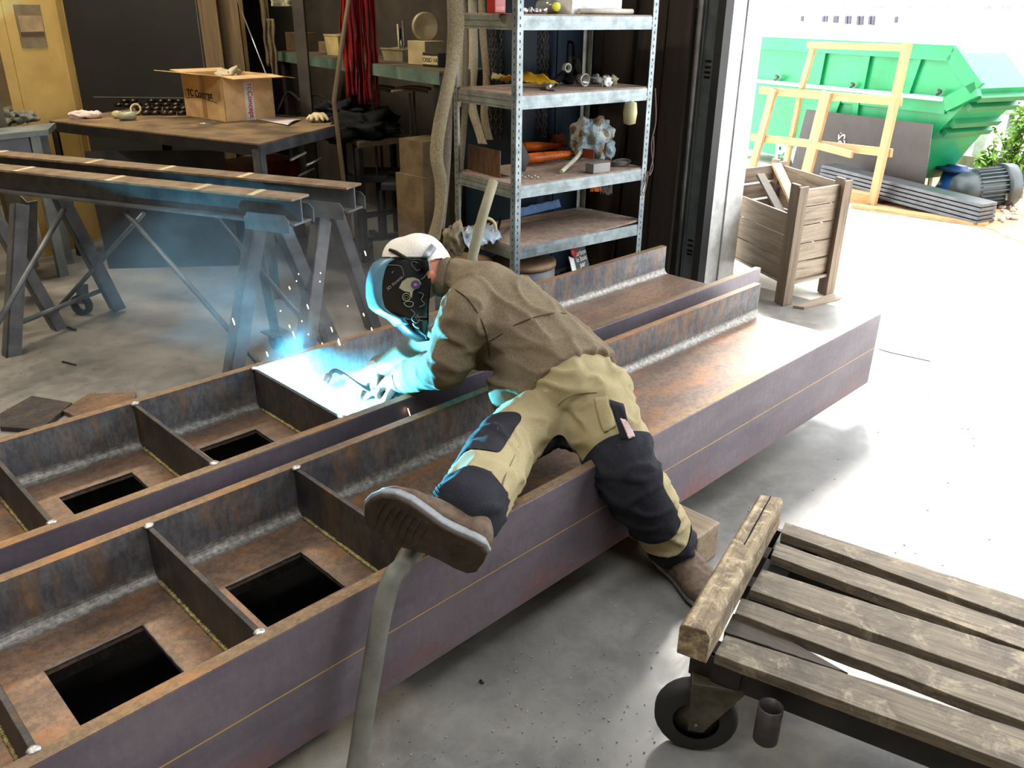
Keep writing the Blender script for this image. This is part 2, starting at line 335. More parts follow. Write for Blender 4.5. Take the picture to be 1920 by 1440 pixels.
# ================================================================ the two big steel beams
def beam(name, label, x0, x1, y0, stiff, wins, tilt=0):
    root = T(name, label, 'steel beam', ((x0+x1)/2, y0+.28, .12)); D = .5626; t_ = .029; z0, z1 = .12, .42
    for side in (0, 1):
        ya, yb = (y0, y0+t_) if side == 0 else (y0+D-t_, y0+D)
        m = M(); m.box((x0, ya, z0), (x1, yb, z1-.0015)); fl = m.build('flange', STEEL_OUT if side == 0 else STEEL_OUT, root, bevel=.002)
        yi = yb if side == 0 else ya; sg = 1 if side == 0 else -1
        m = M(); m.box((x0+.0005, min(yi, yi+sg*.001), z0+.001), (x1-.0005, max(yi, yi+sg*.001), z1-.002)); i_ = m.build('flange_inner_face', STEEL_IN, root)
        m = M(); m.box((x0, ya, z1-.0015), (x1, yb, z1)); m.build('flange_edge', STEEL_EDGE, root)
        pf = [(yi+sg*.001, .28)]+[(yi+sg*(.027-.027*math.sin(a)), .307-.027*math.cos(a)) for a in [math.pi/2*k/6 for k in range(6, -1, -1)]]
        pf = [(yi+sg*.001, .262)]+[(yi+sg*(.001+.027*(1-math.cos(a))), .28+.027*(1-math.sin(a))) for a in [math.pi/2*k/6 for k in range(7)]]+[(yi+sg*.028, .262)]
        M().prism([(x0, p[0], p[1]) for p in pf], (x1-x0, 0, 0)).build('fillet', FILLET if side else STEEL_WEB, root)
    wx = sorted(wins); m = M(); a = y0+.05; b = y0+D-.05; cx = x0
    for (xa, xb, ya, yb) in wx:
        m.box((cx, a, .265), (xa, b, .28)); m.box((xa, a, .265), (xb, y0+ya, .28)); m.box((xa, y0+yb, .265), (xb, b, .28)); cx = xb
    m.box((cx, a, .265), (x1, b, .28)); m.build('web', STEEL_WEB, root)
    m = M(); 
    for (xa, xb, ya, yb) in wx:  # torch-cut lips of the openings
        for p, q in (((xa, y0+yb), (xb, y0+yb)), ((xb, y0+ya), (xb, y0+yb))):
            n = 14
            m.tube([V((p[0]+(q[0]-p[0])*k/n+random.uniform(-.0008, .0008), p[1]+(q[1]-p[1])*k/n+random.uniform(-.0008, .0008), .2785)) for k in range(n+1)], .0022, 5)
    m.build('cut_edge', GREYSTEEL, root)
    for s in stiff:
        M().box((s-.006, y0+t_+.001, .281), (s+.006, y0+D-t_-.001, .417)).build('stiffener_plate', STEEL_DARK, root, bevel=.0015)
        m = M(); n = 60
        for k in range(n): m.ball((s-.009, y0+.06+(D-.12)*k/n, .2835), .0052+random.uniform(-.0008, .0012), 4)
        m.build('weld_bead', WELD, root)
        m = M(); m.ball((s, y0+D-t_-.004, .419), .011, 7, .4, (1.1, .9, .5), s); m.ball((s, y0+t_+.004, .419), .011, 7, .4, (1.1, .9, .5), s+3); m.build('weld_tack', TACK, root)
    return root
nb = beam('steel_beam', 'near steel beam the worker lies across, yellow chalk line along its purple-grey side', -5.6, 0, 0,
     [-3.50, -3.103, -2.706, -2.322], [(-3.40, -3.20, .19, .386), (-3.0035, -2.804, .189, .386), (-2.616, -2.414, .191, .383)])
fb = beam('steel_beam', 'far steel beam beside the trestles, with the welding arc in one of its pockets', -5.4, .225, .6624,
     [-3.25, -2.858, -2.463, -2.070], [(-3.15, -2.95, .19, .39), (-2.7516, -2.5534, .19, .39), (-2.3523, -2.1615, .19, .39)])
tag(M().box((-5.4, .15, 0), (-1.75, 1.215, .004)).build('shade_sheet', BLACK), 'black sheet added on the floor under both beams to darken their cut-outs', 'mat')  # black sheet added on the floor, standing in for shade under the beams
WB = wood('squared_softwood', (128, 110, 88), (172, 154, 130), az=90, scale=14)
m = M(); m.slab([(-1.62, -.150), (-1.345, -.150), (-1.335, 1.32), (-1.61, 1.32)], 0, .118)
def block(name, label, x0, x1, y0, y1):
    m = M(); m.box((x0, y0, 0), (x1, y1, .119)); o = m.build(name, WB, bevel=.006); tag(o, label, 'timber'); return o
block('support_timber', 'short squared timber under the beams, its end poking out behind the boot', -1.45, -1.33, -.145, 1.3)
# ================================================================ wooden trolley at the front right
root = T('plank_trolley', 'weathered wooden plank trolley with a heavy cross timber and rubber castors', 'trolley', (-1.78, -.75, 0))
def quad(c0, c1, c2, c3, z0, z1): return M().hexa([(p.x, p.y, z0) for p in (c0, c1, c2, c3)], [(p.x, p.y, z1) for p in (c0, c1, c2, c3)])
def plank(pts, z1=.308, th=.026, nm='deck_plank', mat=OLDWOOD, ext=1.35):
    P = [Z(u, v, z1) for u, v in pts]; a, b, c, d = P  # a,b left end far/near ; c,d right end near/far
    c = b+(c-b)*ext; d = a+(d-a)*ext; n = 24; m = M()
    def prof(t, s): 
        p = (a.lerp(d, t)).lerp(b.lerp(c, t), s); j = .0022*noise.noise(V((t*22, s*3+a.x*40, a.y*9)))*(1 if 0 < t < 1 else 0)
        q = (b-a).normalized(); return p+q*(j if s in (0, 1) else 0)
    vs = []; fs = []
    for i in range(n+1):
        t_ = i/n
        for s, zz in ((0, z1), (1, z1), (1, z1-th), (0, z1-th)):
            p = prof(t_, s); vs.append((p.x, p.y, zz+.001*noise.noise(p*30)))
    for i in range(n):
        for k in range(4): fs.append((i*4+k, i*4+(k+1) % 4, i*4+4+(k+1) % 4, i*4+4+k))
    fs += [(3, 2, 1, 0), (n*4, n*4+1, n*4+2, n*4+3)]; m.add(vs, fs)
    return m.build(nm, mat, root, bevel=.0015)
plank([(1360, 1190), (1340, 1226), (1920, 1440), (1920, 1369)])
plank([(1390, 1121), (1378, 1149), (1920, 1354), (1920, 1300)], .3075)
plank([(1429, 1067), (1406, 1105), (1920, 1285), (1920, 1222)])
plank([(1456, 1016), (1446, 1041), (1920, 1216), (1920, 1176)])
plank([(1472, 979), (1465, 998), (1920, 1165), (1920, 1123)])
o = plank([(1375, 1150), (1358, 1184), (1590, 1262), (1480, 1200)], .296, .02, 'loose_board', OLDWOOD_D, 1.0)
# side rails of the frame under the deck
ax = (Z(1920, 1436, .28)-Z(1349, 1222, .28)); ax.z = 0; ax.normalize(); pr_ = V((-ax.y, ax.x, 0))*1
if pr_.x < 0: pr_ = -pr_
p0 = Z(1340, 1232, .28); p0.z = 0
def rail(off, z0, z1, th=.012, mat=BLACKSTEEL, nm='frame_rail', s0=-.05, L=1.0):
    a = p0+pr_*off+ax*s0; b = a+ax*L; c = b+pr_*th; d = a+pr_*th
    quad(a, b, c, d, z0, z1).build(nm, mat, root)
rail(-.002, .215, .281); rail(0.002, .272, .281, .05); rail(.535, .215, .281); rail(.27, .235, .281, .04)
rail(.40, .20, .281, .05, OLDWOOD_D, 'under_beam'); rail(.506, .255, .281, .03, OLDWOOD_Y, 'edge_board', .1)
q = [p0+ax*.0-pr_*.01, p0+ax*.06-pr_*.01, p0+ax*.06+pr_*.56, p0+pr_*.56]; quad(*q, .225, .281).build('end_rail', BLACKSTEEL, root)
# heavy cross timber
tp = [Z(1275, 1168, .388), Z(1332, 1188, .388), Z(1470, 935, .388), Z(1420, 928, .388)]
m = M(); n = 18; vs = []; fs = []
for i in range(n+1):
    t_ = i/n; a = tp[0].lerp(tp[3], t_); b = tp[1].lerp(tp[2], t_); j = lambda k: .003*noise.noise(V((t_*9, k*3.3, 1)))
    ch = .007
    a1 = a.lerp(b, .12); b1 = a.lerp(b, .88)
    ring = [(a1, .388+j(1)), (b1, .388+j(2)), (b, .378+j(3)), (b, .312), (a, .312), (a, .378+j(4))]
    for p, z_ in ring: vs.append((p.x+j(5), p.y+j(6), z_))
for i in range(n):
    for k in range(6): fs.append((i*6+k, i*6+(k+1) % 6, i*6+6+(k+1) % 6, i*6+6+k))
fs += [tuple(range(6))[::-1], tuple(n*6+k for k in range(6))]
m.add(vs, fs).build('cross_timber', TIMBER, root, bevel=.002)
cr = [tp[3].lerp(tp[2], .5).lerp(tp[0].lerp(tp[1], .6), t_)+V((.0015*math.sin(t_*40), 0, .0005)) for t_ in [k/20*.42 for k in range(21)]]
M().tube(cr, .0018, 5).build('crack', BLACK, root)
def castor(cx, cy, fwd, nm='castor'):
    fwd = V(fwd).normalized(); sd = V((-fwd.y, fwd.x, 0)); c = V((cx, cy, .09)); 
    pl = M(); pl.bar(c+V((0, 0, .128))-fwd*.06-fwd*.04, c+V((0, 0, .128))+fwd*.06-fwd*.04, .11, .008)
    for s_ in (-1, 1):
        b0 = c+sd*s_*.033
        pl.prism([b0+V((0, 0, -.016))-fwd*.016, b0+V((0, 0, -.016))+fwd*.016, b0+fwd*.02+V((0, 0, .1)), b0+fwd*-.0+V((0, 0, .124)), b0-fwd*.09+V((0, 0, .124)), b0-fwd*.09+V((0, 0, .105))], sd*s_*.004)
    k = pl.build(nm, dirt('dirty_zinc', (64, 60, 52), (96, 90, 76), 20, .5, .5), root, bevel=.001)
    w_ = M(); w_.lathe(c-sd*.024, sd, [(0, .05), (0, .078), (.004, .086), (.012, .090), (.036, .090), (.044, .086), (.048, .078), (.048, .05)]); w_.build('tyre', RUBBER, k)
    w_ = M(); w_.lathe(c-sd*.02, sd, [(0, .0), (0, .018), (.004, .022), (.010, .05), (.030, .05), (.036, .022), (.04, .018), (.04, 0)]); w_.cyl(c-sd*.045, c+sd*.045, .007); w_.build('hub', dirt('hub_metal', (60, 56, 52), (90, 84, 76), 20, .5, .5), k)
castor(-1.985, -.50, (-.55, .83, 0)); castor(-1.50, -.45, (.3, -.9, 0))
pc = Dp(1450, 1300, 1.625); pc.z = .262
M().ring(pc-V((0, 0, .085)), pc, .0245, .0215).build('stake_socket', dirt('socket_steel', (44, 40, 40), (70, 64, 62), 20, .45, .4), root)
m = M(); m.ring(Z(1470, 1012, .2), Z(1560, 1048, .2), .03, .026); 
tag(m.build('steel_pipe', BLACKSTEEL), 'dark steel pipe offcut lying under the trolley planks near the cross timber', 'pipe')
# ================================================================ grey cutting hose over the beam edge
HOSE = flat('grey_hose', (112, 112, 104), .6, bump=.3, scale=60)
hp = [Z(645, 1540, .0), Z(668, 1440, .06), Y(685, 1330, -.06), Y(700, 1240, -.055), Y(716, 1150, -.050), Y(735, 1085, -.045), V((-2.415, -.030, .452)), V((-2.36, .0, .456)), V((-2.27, .018, .446)), V((-2.15, .03, .444)), V((-2.05, .06, .43)), V((-1.98, .12, .34)), V((-1.9, .2, .305))]
def bez(p, n=10):
    p = [V(q) for q in p]; out = []
    for i in range(len(p)-1):
        a = p[max(i-1, 0)]; b = p[i]; c = p[i+1]; d = p[min(i+2, len(p)-1)]
        for k in range(n):
            t_ = k/n; out.append(.5*((2*b)+(c-a)*t_+(2*a-5*b+4*c-d)*t_*t_+(3*b-a-3*c+d)*t_**3))
    return out+[p[-1]]
tag(M().tube(bez(hp), .021, 14).build('hose', HOSE), 'thick grey hose draped over the near beam edge below the boot', 'hose')
# ================================================================ steel trestles
A_ = V((.4, -.9165, 0)); TR = V((.9165, .4, 0))
TAPE = flat('cream_tape', (206, 190, 150), .6)
def trestle(label, end, wd, ht, zt, legs, braces, marks, grp):
    root = T('steel_trestle', label, 'trestle', (end.x, end.y, 0), grp); L = 2.7; back = end-A_*L
    def P(l, t_, z_): p = end-A_*l+TR*t_; return V((p.x, p.y, z_))
    def seg(t0, t1, z0, z1, mat, nm): return M().hexa([P(0, t0, z0), P(L, t0, z0), P(L, t1, z0), P(0, t1, z0)], [P(0, t0, z1), P(L, t0, z1), P(L, t1, z1), P(0, t1, z1)]).build(nm, mat, root)
    seg(0, wd, zt-.009, zt, RAILTOP, 'top_flange'); seg(wd/2-.004, wd/2+.004, zt-ht+.009, zt-.009, TRESTLE, 'rail_web'); seg(0, wd, zt-ht, zt-ht+.009, TRESTLE, 'bottom_flange')
    for l0 in marks:
        M().hexa([P(l0, -.001, zt), P(l0+.03, -.001, zt), P(l0+.05, wd, zt), P(l0+.02, wd, zt)], [P(l0, -.001, zt+.0012), P(l0+.03, -.001, zt+.0012), P(l0+.05, wd, zt+.0012), P(l0+.02, wd, zt+.0012)]).build('chalk_mark', TAPE, root)
    zb = zt-ht
    for t0, sg in ((-.004, 1), (wd+.004, -1)):  # saddle lips round the bottom flange
        pts = [P(.02, t0, zb-.03), P(.24, t0, zb-.03), P(.24, t0, zb+.02), P(.22, t0, zb+.042), P(.04, t0, zb+.042), P(.02, t0, zb+.02)] if sg == 1 else [P(-.01, t0, zb-.005), P(.2, t0, zb-.005), P(.2, t0, zb+.055), P(.18, t0, zb+.07), P(.01, t0, zb+.07), P(-.01, t0, zb+.05)]
        M().prism(pts, TR*.005*-sg).build('saddle_plate', TRESTLE, root)
    for (u0, v0, h0), (u1, v1, h1), wdt in legs:
        p = Z(u0, v0, h0); q = Z(u1, v1, h1); d = (q-p).normalized(); sd = V((R0.x, R0.y, 0)).normalized(); sd = (sd-d*sd.dot(d)).normalized(); fw = d.cross(sd).normalized()
        if fw.dot(R2) < 0: fw = -fw
        a = (fw*.8-sd*1).normalized(); b = (fw*.8+sd*1).normalized()
        M().ang(p, q, wdt, .006, a, b).build('leg', TRESTLE, root)
    for pts, r in braces: M().tube([Z(*p) for p in pts], r, 10).build('brace', GREYSTEEL, root)
    return root
wdt = .12; zt = .80; zb = .66
trestle('front steel trestle whose welded legs stand just behind the far beam, chalk marks on top', Z(547, 374, .80), .12, .11, .80,
  [((478, 404, .66), (428, 722, 0), .062), ((520, 420, .66), (628, 668, 0), .055), ((28, 380, .66), (12, 672, 0), .06), ((-40, 372, .66), (106, 622, 0), .055)],
  [([(236, 398, .66), (505, 705, .0)], .012), ([(-30, 650, .2), (120, 392, .64)], .012)], (.19, .47, .95, 1.5, 2.0, 2.4), 'steel trestles')
trestle('rear steel trestle standing between the front trestle and the work table', Z(650, 352, .80), .12, .11, .80,
  [((600, 402, .66), (562, 706, 0), .06), ((624, 402, .66), (698, 622, 0), .055), ((104, 372, .66), (216, 586, 0), .06), ((50, 380, .6), (52, 540, .05), .05)],
  [([(405, 408, .66), (625, 668, .0)], .012), ([(100, 588, .05), (270, 400, .60)], .011), ([(20, 612, .12), (188, 545, .12)], .012)], (.55, 1.0, 1.45, 2.1), 'steel trestles')
for k, (pts, lab) in enumerate([([(0, 775), (60, 742), (135, 755), (75, 805), (0, 800)], 'grey steel floor plate nearer the left edge, behind the far beam'), ([(118, 770), (165, 738), (255, 735), (250, 755), (160, 790)], 'rust-brown steel floor plate lying right against the far beam')]):
    P = [Z(u, v, .02) for u, v in pts]; M_ = M().slab([(p.x, p.y) for p in P], .0, .02)
    tag(M_.build('steel_plate', STEEL_DARK if k == 0 else STEEL_WEB), lab, 'steel plate', 'steel plates on the floor')
# ================================================================ the welder
def bake(m, voxel, smooth=6, fold=None, fac=.5):
    """union of overlapping closed shapes into one continuous surface, softened, with cloth folds pushed along the normals"""
    me = bpy.data.meshes.new('tmp'); me.from_pydata([tuple(p) for p in m.v], [], m.f); me.update()
    bm = bmesh.new(); bm.from_mesh(me); bmesh.ops.recalc_face_normals(bm, faces=bm.faces); bm.to_mesh(me); bm.free()
    ob = bpy.data.objects.new('tmp', me); COL.objects.link(ob)
    r = ob.modifiers.new('r', 'REMESH'); r.mode = 'VOXEL'; r.voxel_size = voxel
    s = ob.modifiers.new('s', 'SMOOTH'); s.factor = fac; s.iterations = smooth
    dg = bpy.context.evaluated_depsgraph_get(); out = bpy.data.meshes.new_from_object(ob.evaluated_get(dg)); bpy.data.objects.remove(ob)
    if fold:
        for v in out.vertices:
            v.co += v.normal*fold(v.co, v.normal)
    return out
def parts_of(me, keyfn, defs, parent):
    """split a baked surface into separate part meshes by keyfn(face centre, normal)"""
    o = V(ORG[parent.name]); groups = {}; cls = [keyfn(p.center, p.normal) for p in me.polygons]
    if len(set(cls)) > 1:
        ek = {}
        for p, c in zip(me.polygons, cls):
            for e in p.edge_keys: ek.setdefault(e, []).append(c)
        nb = {}
        for (a, b), c in ek.items():
            if len(c) == 2 and c[0] != c[1]: nb.setdefault(a, set()).add(b); nb.setdefault(b, set()).add(a)
        for _ in range(14):
            new = {v: me.vertices[v].co*.4+sum((me.vertices[q].co for q in q_), V((0, 0, 0)))*(.6/len(q_)) for v, q_ in nb.items() if len(q_) == 2}
            for v, c in new.items(): me.vertices[v].co = c
    for p, c in zip(me.polygons, cls): groups.setdefault(c, []).append(p)
    res = {}
    for k, ps in groups.items():
        name, mat, par, lift = defs[k]; idx = {}; vs = []; fs = []
        for p in ps:
            f = []
            for vi in p.vertices:
                if vi not in idx: idx[vi] = len(vs); vs.append(me.vertices[vi].co-o+me.vertices[vi].normal*lift)
                f.append(idx[vi])
            fs.append(f)
        n = bpy.data.meshes.new(name); n.from_pydata(vs, [], fs); n.polygons.foreach_set('use_smooth', [True]*len(fs)); n.materials.append(mat); n.update()
        ob = bpy.data.objects.new(name, n); COL.objects.link(ob); ORG[ob.name] = o; res[k] = ob
    for k, ob in res.items():
        par = defs[k][2]; ob.parent = res[par] if isinstance(par, str) and par in res else parent
    return res
def fabric(name, c1, c2, sc=180, b=.25, rough=.9, big=5):
    t = NT(name, rough, 0, .15); n = t.noise(t.pos(), sc, 3); n2 = t.noise(t.pos(), big, 5)
    t.col(t.mix(t.ramp(n2, [(.3, 0.0), (.7, .6)]), t.ramp(n, [(.3, S(c1)), (.7, S(c2))]), S(c1))); t.bump(n, b, .002); return t.m
SWEAT = fabric('brown_fleece', (98, 86, 70), (128, 114, 94)); KHAKI = fabric('khaki_cotton', (142, 130, 98), (160, 148, 114), 220, .1)
BLKC = fabric('black_cotton', (26, 26, 32), (44, 44, 52), 220, .15); SKIN = fabric('skin', (170, 104, 84), (196, 128, 104), 60, .05, .55)
CAPW = fabric('white_cap_cotton', (205, 200, 192), (238, 234, 228), 200, .1)
GLOVE = fabric('pale_leather', (190, 186, 176), (220, 216, 206), 90, .2, .8)
BOOTL = fabric('worn_brown_leather', (70, 58, 48), (112, 94, 78), 60, .25, .7); SOLE = fabric('grey_rubber_sole', (54, 46, 40), (82, 72, 62), 40, .4, .8); MIDS = fabric('pale_midsole', (118, 122, 124), (146, 150, 152), 60, .2, .7)
HELM = flat('black_gloss_shell', (16, 17, 18), .22); HELMI = flat('arc_lit_shell', (84, 132, 158), .35)  # blue of the mask front is arc light put into its base colour
J = dict(pel=Dp(1088, 742, 2.40), mid=Dp(1025, 668, 2.48), che=Dp(950, 600, 2.54), upp=Dp(905, 556, 2.57), nek=Dp(862, 524, 2.60), hed=Dp(790, 512, 2.62),
         shL=Dp(878, 588, 2.40), elL=Dp(836, 684, 2.42), wrL=Dp(757, 712, 2.66), hipL=Dp(1030, 772, 2.36), knL=Dp(955, 830, 2.24), anL=Dp(872, 962, 1.77),
         hipR=Dp(1120, 775, 2.34), knR=Dp(1185, 905, 2.22), anR=Dp(1268, 1030, 2.40))
LAT = V((.84, .1, -.52)); J['shR'] = J['upp']+LAT*.14+V((0, -.02, -.03)); J['elR'] = J['shR']+V((-.10, .20, -.10)); J['wrR'] = Dp(716, 702, 2.80)
0 and print('upper', (J['shL']-J['elL']).length, 'fore', (J['elL']-J['wrL']).length, 'thL', (J['hipL']-J['knL']).length, 'shL', (J['knL']-J['anL']).length, 'thR', (J['hipR']-J['knR']).length, 'shR', (J['knR']-J['anR']).length, 'torso', (J['pel']-J['nek']).length)
person = T('person', 'person in brown jumper and khaki trousers, welding mask down, sprawled across the near beam', 'person', (J['pel'].x, J['pel'].y, 0))
def seq(pts, n=6):
    out = bez([p for p, r in pts], n); rs = []
    for i in range(len(pts)-1):
        for k in range(n): t_ = k/n; t_ = t_*t_*(3-2*t_)*.5+t_*.5; rs.append(pts[i][1]*(1-t_)+pts[i+1][1]*t_)
    return out, rs+[pts[-1][1]]
def limb(m, pts, n=6, seg=18):
    p, r = seq(pts, n); m.tube(p, r, seg); m.ball(p[0], r[0]*.995, 9); m.ball(p[-1], r[-1]*.995, 9)
def torso(m, pts, lat, n=6, seg=26):  # elliptical rings: (centre, lateral radius, dorsal radius)
    P = bez([p[0] for p in pts], n); k = len(P); rings = []
    for i, c in enumerate(P):
        t_ = i/(k-1)*(len(pts)-1); a = min(int(t_), len(pts)-2); f = t_-a; f = f*f*(3-2*f)
        rl = pts[a][1]*(1-f)+pts[a+1][1]*f; rd = pts[a][2]*(1-f)+pts[a+1][2]*f
        d = (P[min(i+1, k-1)]-P[max(i-1, 0)]).normalized(); l = (V(lat)-d*V(lat).dot(d)).normalized(); u = l.cross(d)
        rings += [c+l*rl*math.cos(2*math.pi*j/seg)+u*rd*math.sin(2*math.pi*j/seg) for j in range(seg)]
    fs = [(i*seg+j, i*seg+(j+1) % seg, (i+1)*seg+(j+1) % seg, (i+1)*seg+j) for i in range(k-1) for j in range(seg)]
    fs += [tuple(range(seg))[::-1], tuple((k-1)*seg+j for j in range(seg))]; m.add(rings, fs, True)
# body: one continuous skin surface from head to ankles, under the clothes
m = M(); j = J
torso(m, [(j['pel'], .14, .10), (j['mid'], .13, .09), (j['che'], .15, .10), (j['upp'], .14, .085), (j['nek'], .06, .06)], LAT)
limb(m, [(j['upp'], .07), (j['nek'], .058), (j['hed'], .062)])
hd = Dp(784, 508, 2.62); m.ball(hd, .088, 12, 0, (1, 1, 1.1)); m.ball(Dp(758, 530, 2.62), .066, 10); m.ball(Dp(752, 560, 2.62), .045, 10)
m.tube([Dp(735, 520, 2.62), Dp(722, 538, 2.62)], [.012, .016], 8)  # nose
m.ball(Dp(735, 556, 2.62), .02, 8)
e0 = Dp(807, 520, 2.535); m.ball(e0, .017, 8, 0, (1.1, .7, 1.6)); m.ball(Dp(800, 515, 2.71), .017, 8, 0, (1.1, .7, 1.6))
for s_ in 'LR':
    limb(m, [(j['upp'], .07), (j['sh'+s_], .05), (j['el'+s_], .036), (j['wrL'] if s_ == 'L' else ARC+V((.245, .045, -.015)), .028)])
    limb(m, [(j['pel'], .09), (j['hip'+s_], .08), (j['kn'+s_], .052), (j['an'+s_], .038)])
me = bake(m, .009, 4); parts_of(me, lambda c, n: 0, {0: ('body', SKIN, None, 0)}, person)
# jumper
m = M()
torso(m, [(j['pel'].lerp(j['mid'], .18)+V((0, .0, .0)), .185, .150), (j['mid'], .185, .142), (j['che'], .19, .14), (j['upp'], .165, .115), (j['nek'], .075, .072)], LAT)
m.ball(Dp(968, 732, 2.42), .088, 10, 0, (1.0, 1, .9)); m.ball(Dp(1000, 700, 2.42), .12, 10); m.ball(Dp(1040, 745, 2.36), .085, 10); m.ball(Dp(905, 640, 2.52), .09, 10)
limb(m, [(j['upp'], .09), (j['nek'], .070), (j['nek'].lerp(j['hed'], .35), .064)], 4)
limb(m, [(j['upp'].lerp(j['shL'], .3), .10), (j['shL'], .088), (j['shL'].lerp(j['elL'], .5), .078), (j['elL'], .068), (j['elL'].lerp(j['wrL'], .55), .060), (j['wrL'].lerp(j['elL'], .04), .052)])
limb(m, [(j['upp'].lerp(j['shR'], .4), .09), (j['shR'], .085), (j['elR'], .065), (ARC+V((.27, .045, -.01)), .045)])
def wrinkle(p, n):
    s_ = (p-J['shL']).length; q = p-J['hipL']; r_ = 1-abs(noise.noise(V((p.x*13, p.y*3.2+p.z*2, p.z*13)))*2.4)
    arm = 1-abs(noise.noise(V((p.x*6, p.y*9, p.z*20)))*2.2)
    k = 1 if p.y < J['che'].y else .45
    return max(r_, 0)**2*.011*k+max(arm, 0)**3*.005-.006+noise.noise(p*9)*.005
jm = bake(m, .008, 7, wrinkle)
neckc = j['nek'].lerp(j['hed'], .30); nd = (j['hed']-j['nek']).normalized()
wr = j['wrL']; wd = (j['wrL']-j['elL']).normalized()
def kj(c, n):
    if (c-neckc).dot(nd) > -.006 and (c-neckc).length < .12: return 'n'
    if (c-wr).dot(wd) > -.028 and (c-wr).length < .12: return 'c'
    return 'j'
parts_of(jm, kj, {'j': ('jumper', SWEAT, None, 0), 'n': ('collar', SWEAT, 'j', .003), 'c': ('cuff', SWEAT, 'j', .002)}, person)
# seams of the jumper, pressed on the surface
from mathutils.bvhtree import BVHTree
jumper = [o for o in COL.objects if o.name == 'jumper'][0]
bvJ = BVHTree.FromPolygons([v.co for v in jm.vertices], [tuple(p.vertices) for p in jm.polygons])
def onto(bv, u, v, lift=0):
    d = ray(u, v).normalized(); h = bv.ray_cast(CAM, d); return (h[0]+h[1]*lift) if h[0] else None
def seam(bv, pts, r, mat, name, parent, lift=.0006):
    P = [onto(bv, u, v, lift) for u, v in pts]; P = [p for p in P if p is not None]
    if len(P) > 2: return M().tube(bez(P, 5), r, 6).build(name, mat, parent)
SEAMM = fabric('seam_thread', (58, 48, 40), (80, 68, 54))
seam(bvJ, [(838, 536), (856, 545), (876, 560), (894, 585), (906, 610), (914, 640), (918, 668)], .0022, SEAMM, 'seam', jumper)
seam(bvJ, [(918, 640), (935, 630), (965, 610), (1000, 596), (1035, 588), (1060, 588)], .0018, SEAMM, 'seam', jumper)
# trousers
m = M()
torso(m, [(j['mid'].lerp(j['pel'], .5), .165, .125), (j['pel'], .175, .130), (j['pel'].lerp(j['pel']*2-j['mid'], .35), .15, .10)], LAT)
m.ball(Dp(1118, 745, 2.40), .11, 12); m.ball(Dp(1095, 800, 2.33), .085, 10)
limb(m, [(j['pel'], .10), (j['hipR'], .108), (j['hipR'].lerp(j['knR'], .55), .098), (j['knR'], .088), (j['knR'].lerp(j['anR'], .5), .078), (j['knR'].lerp(j['anR'], .90), .068)])
limb(m, [(j['pel'], .09), (j['hipL'], .092), (j['knL'], .084), (j['knL'].lerp(j['anL'], .5), .084), (j['knL'].lerp(j['anL'], 1.0), .074)])
def wr2(p, n):
    r_ = 1-abs(noise.noise(V((p.x*10, p.y*10, p.z*22)))*2.3)
    return max(r_, 0)**2*.011-.004+noise.noise(p*7)*.006
tm = bake(m, .0075, 6, wr2)
def par(c, a, b):
    d = b-a; q = (c-a)-d*((c-a).dot(d)/d.length_squared); return (c-a).dot(d)/d.length_squared, q.length, q.normalized()
def kt(c, n):
    tR, dR, rR = par(c, j['knR'], j['anR']); tL, dL, rL = par(c, j['knL'], j['anL']); hR, eR, _ = par(c, j['hipR'], j['knR'])
    if dR < .14 and tR > -.02 and dR < dL+.05:
        if tR > .80: return 'h1'
        if rR.dot(R0) > .78: return 't'
        if tR < .56: return 'p1'
        return 't'
    if dL < .14 and tL > .0:
        if tL > .86: return 'h2'
        left = rL.dot(-R0*.8+R1*.5-R2*.25) > .15
        if .02 < tL < .62 and left: return 'p2'
        return 't'
    if hR > .56 and eR < .16: return 'p1'
    if (c-Dp(1025, 842, 2.32)).length < .075: return 'p3'
    return 't'
tro = parts_of(tm, kt, {'t': ('trousers', KHAKI, None, 0), 'p1': ('knee_patch', BLKC, 't', .0025), 'p2': ('knee_patch', BLKC, 't', .0025), 'p3': ('inner_leg_patch', BLKC, 't', .002), 'h1': ('trouser_hem', BLKC, 't', .003), 'h2': ('trouser_hem', BLKC, 't', .003)}, person)
bvT = BVHTree.FromPolygons([v.co for v in tm.vertices], [tuple(p.vertices) for p in tm.polygons]); TRO = tro['t']
SK = fabric('khaki_seam', (104, 96, 70), (126, 116, 88))
def patch(bv, poly, mat, name, parent, lift, cell=5):  # pocket flap laid on the cloth
    (u0, v0), (u1, v1), (u2, v2), (u3, v3) = poly; n = 8; ok = True; P = {}
    for a in range(n+1):
        for b in range(n+1):
            s_, t_ = a/n, b/n; u = (u0*(1-s_)+u1*s_)*(1-t_)+(u3*(1-s_)+u2*s_)*t_; v = (v0*(1-s_)+v1*s_)*(1-t_)+(v3*(1-s_)+v2*s_)*t_
            P[a, b] = onto(bv, u, v, lift)
            if P[a, b] is None: return
    return M().grid(lambda a, b: P[round(a*n), round(b*n)], n, n, .003).build(name, mat, parent)
patch(bvT, [(1113, 748), (1138, 745), (1152, 800), (1134, 812)], KHAKI, 'cargo_pocket', TRO, .006)
patch(bvT, [(1142, 752), (1166, 760), (1186, 822), (1165, 826)], BLKC, 'side_pocket', TRO, .004)
patch(bvT, [(1160, 788), (1172, 790), (1187, 824), (1176, 828)], fabric('pink_cloth', (176, 150, 150), (206, 180, 178)), 'rag_in_pocket', TRO, .012)
seam(bvT, [(1046, 760), (1060, 748), (1085, 738), (1120, 736)], .0018, SK, 'seam', TRO)
seam(bvT, [(972, 838), (960, 865), (948, 890), (940, 918)], .0014, SK, 'seam', TRO)
seam(bvT, [(1060, 852), (1100, 845), (1150, 836), (1190, 832)], .0016, SK, 'seam', TRO)
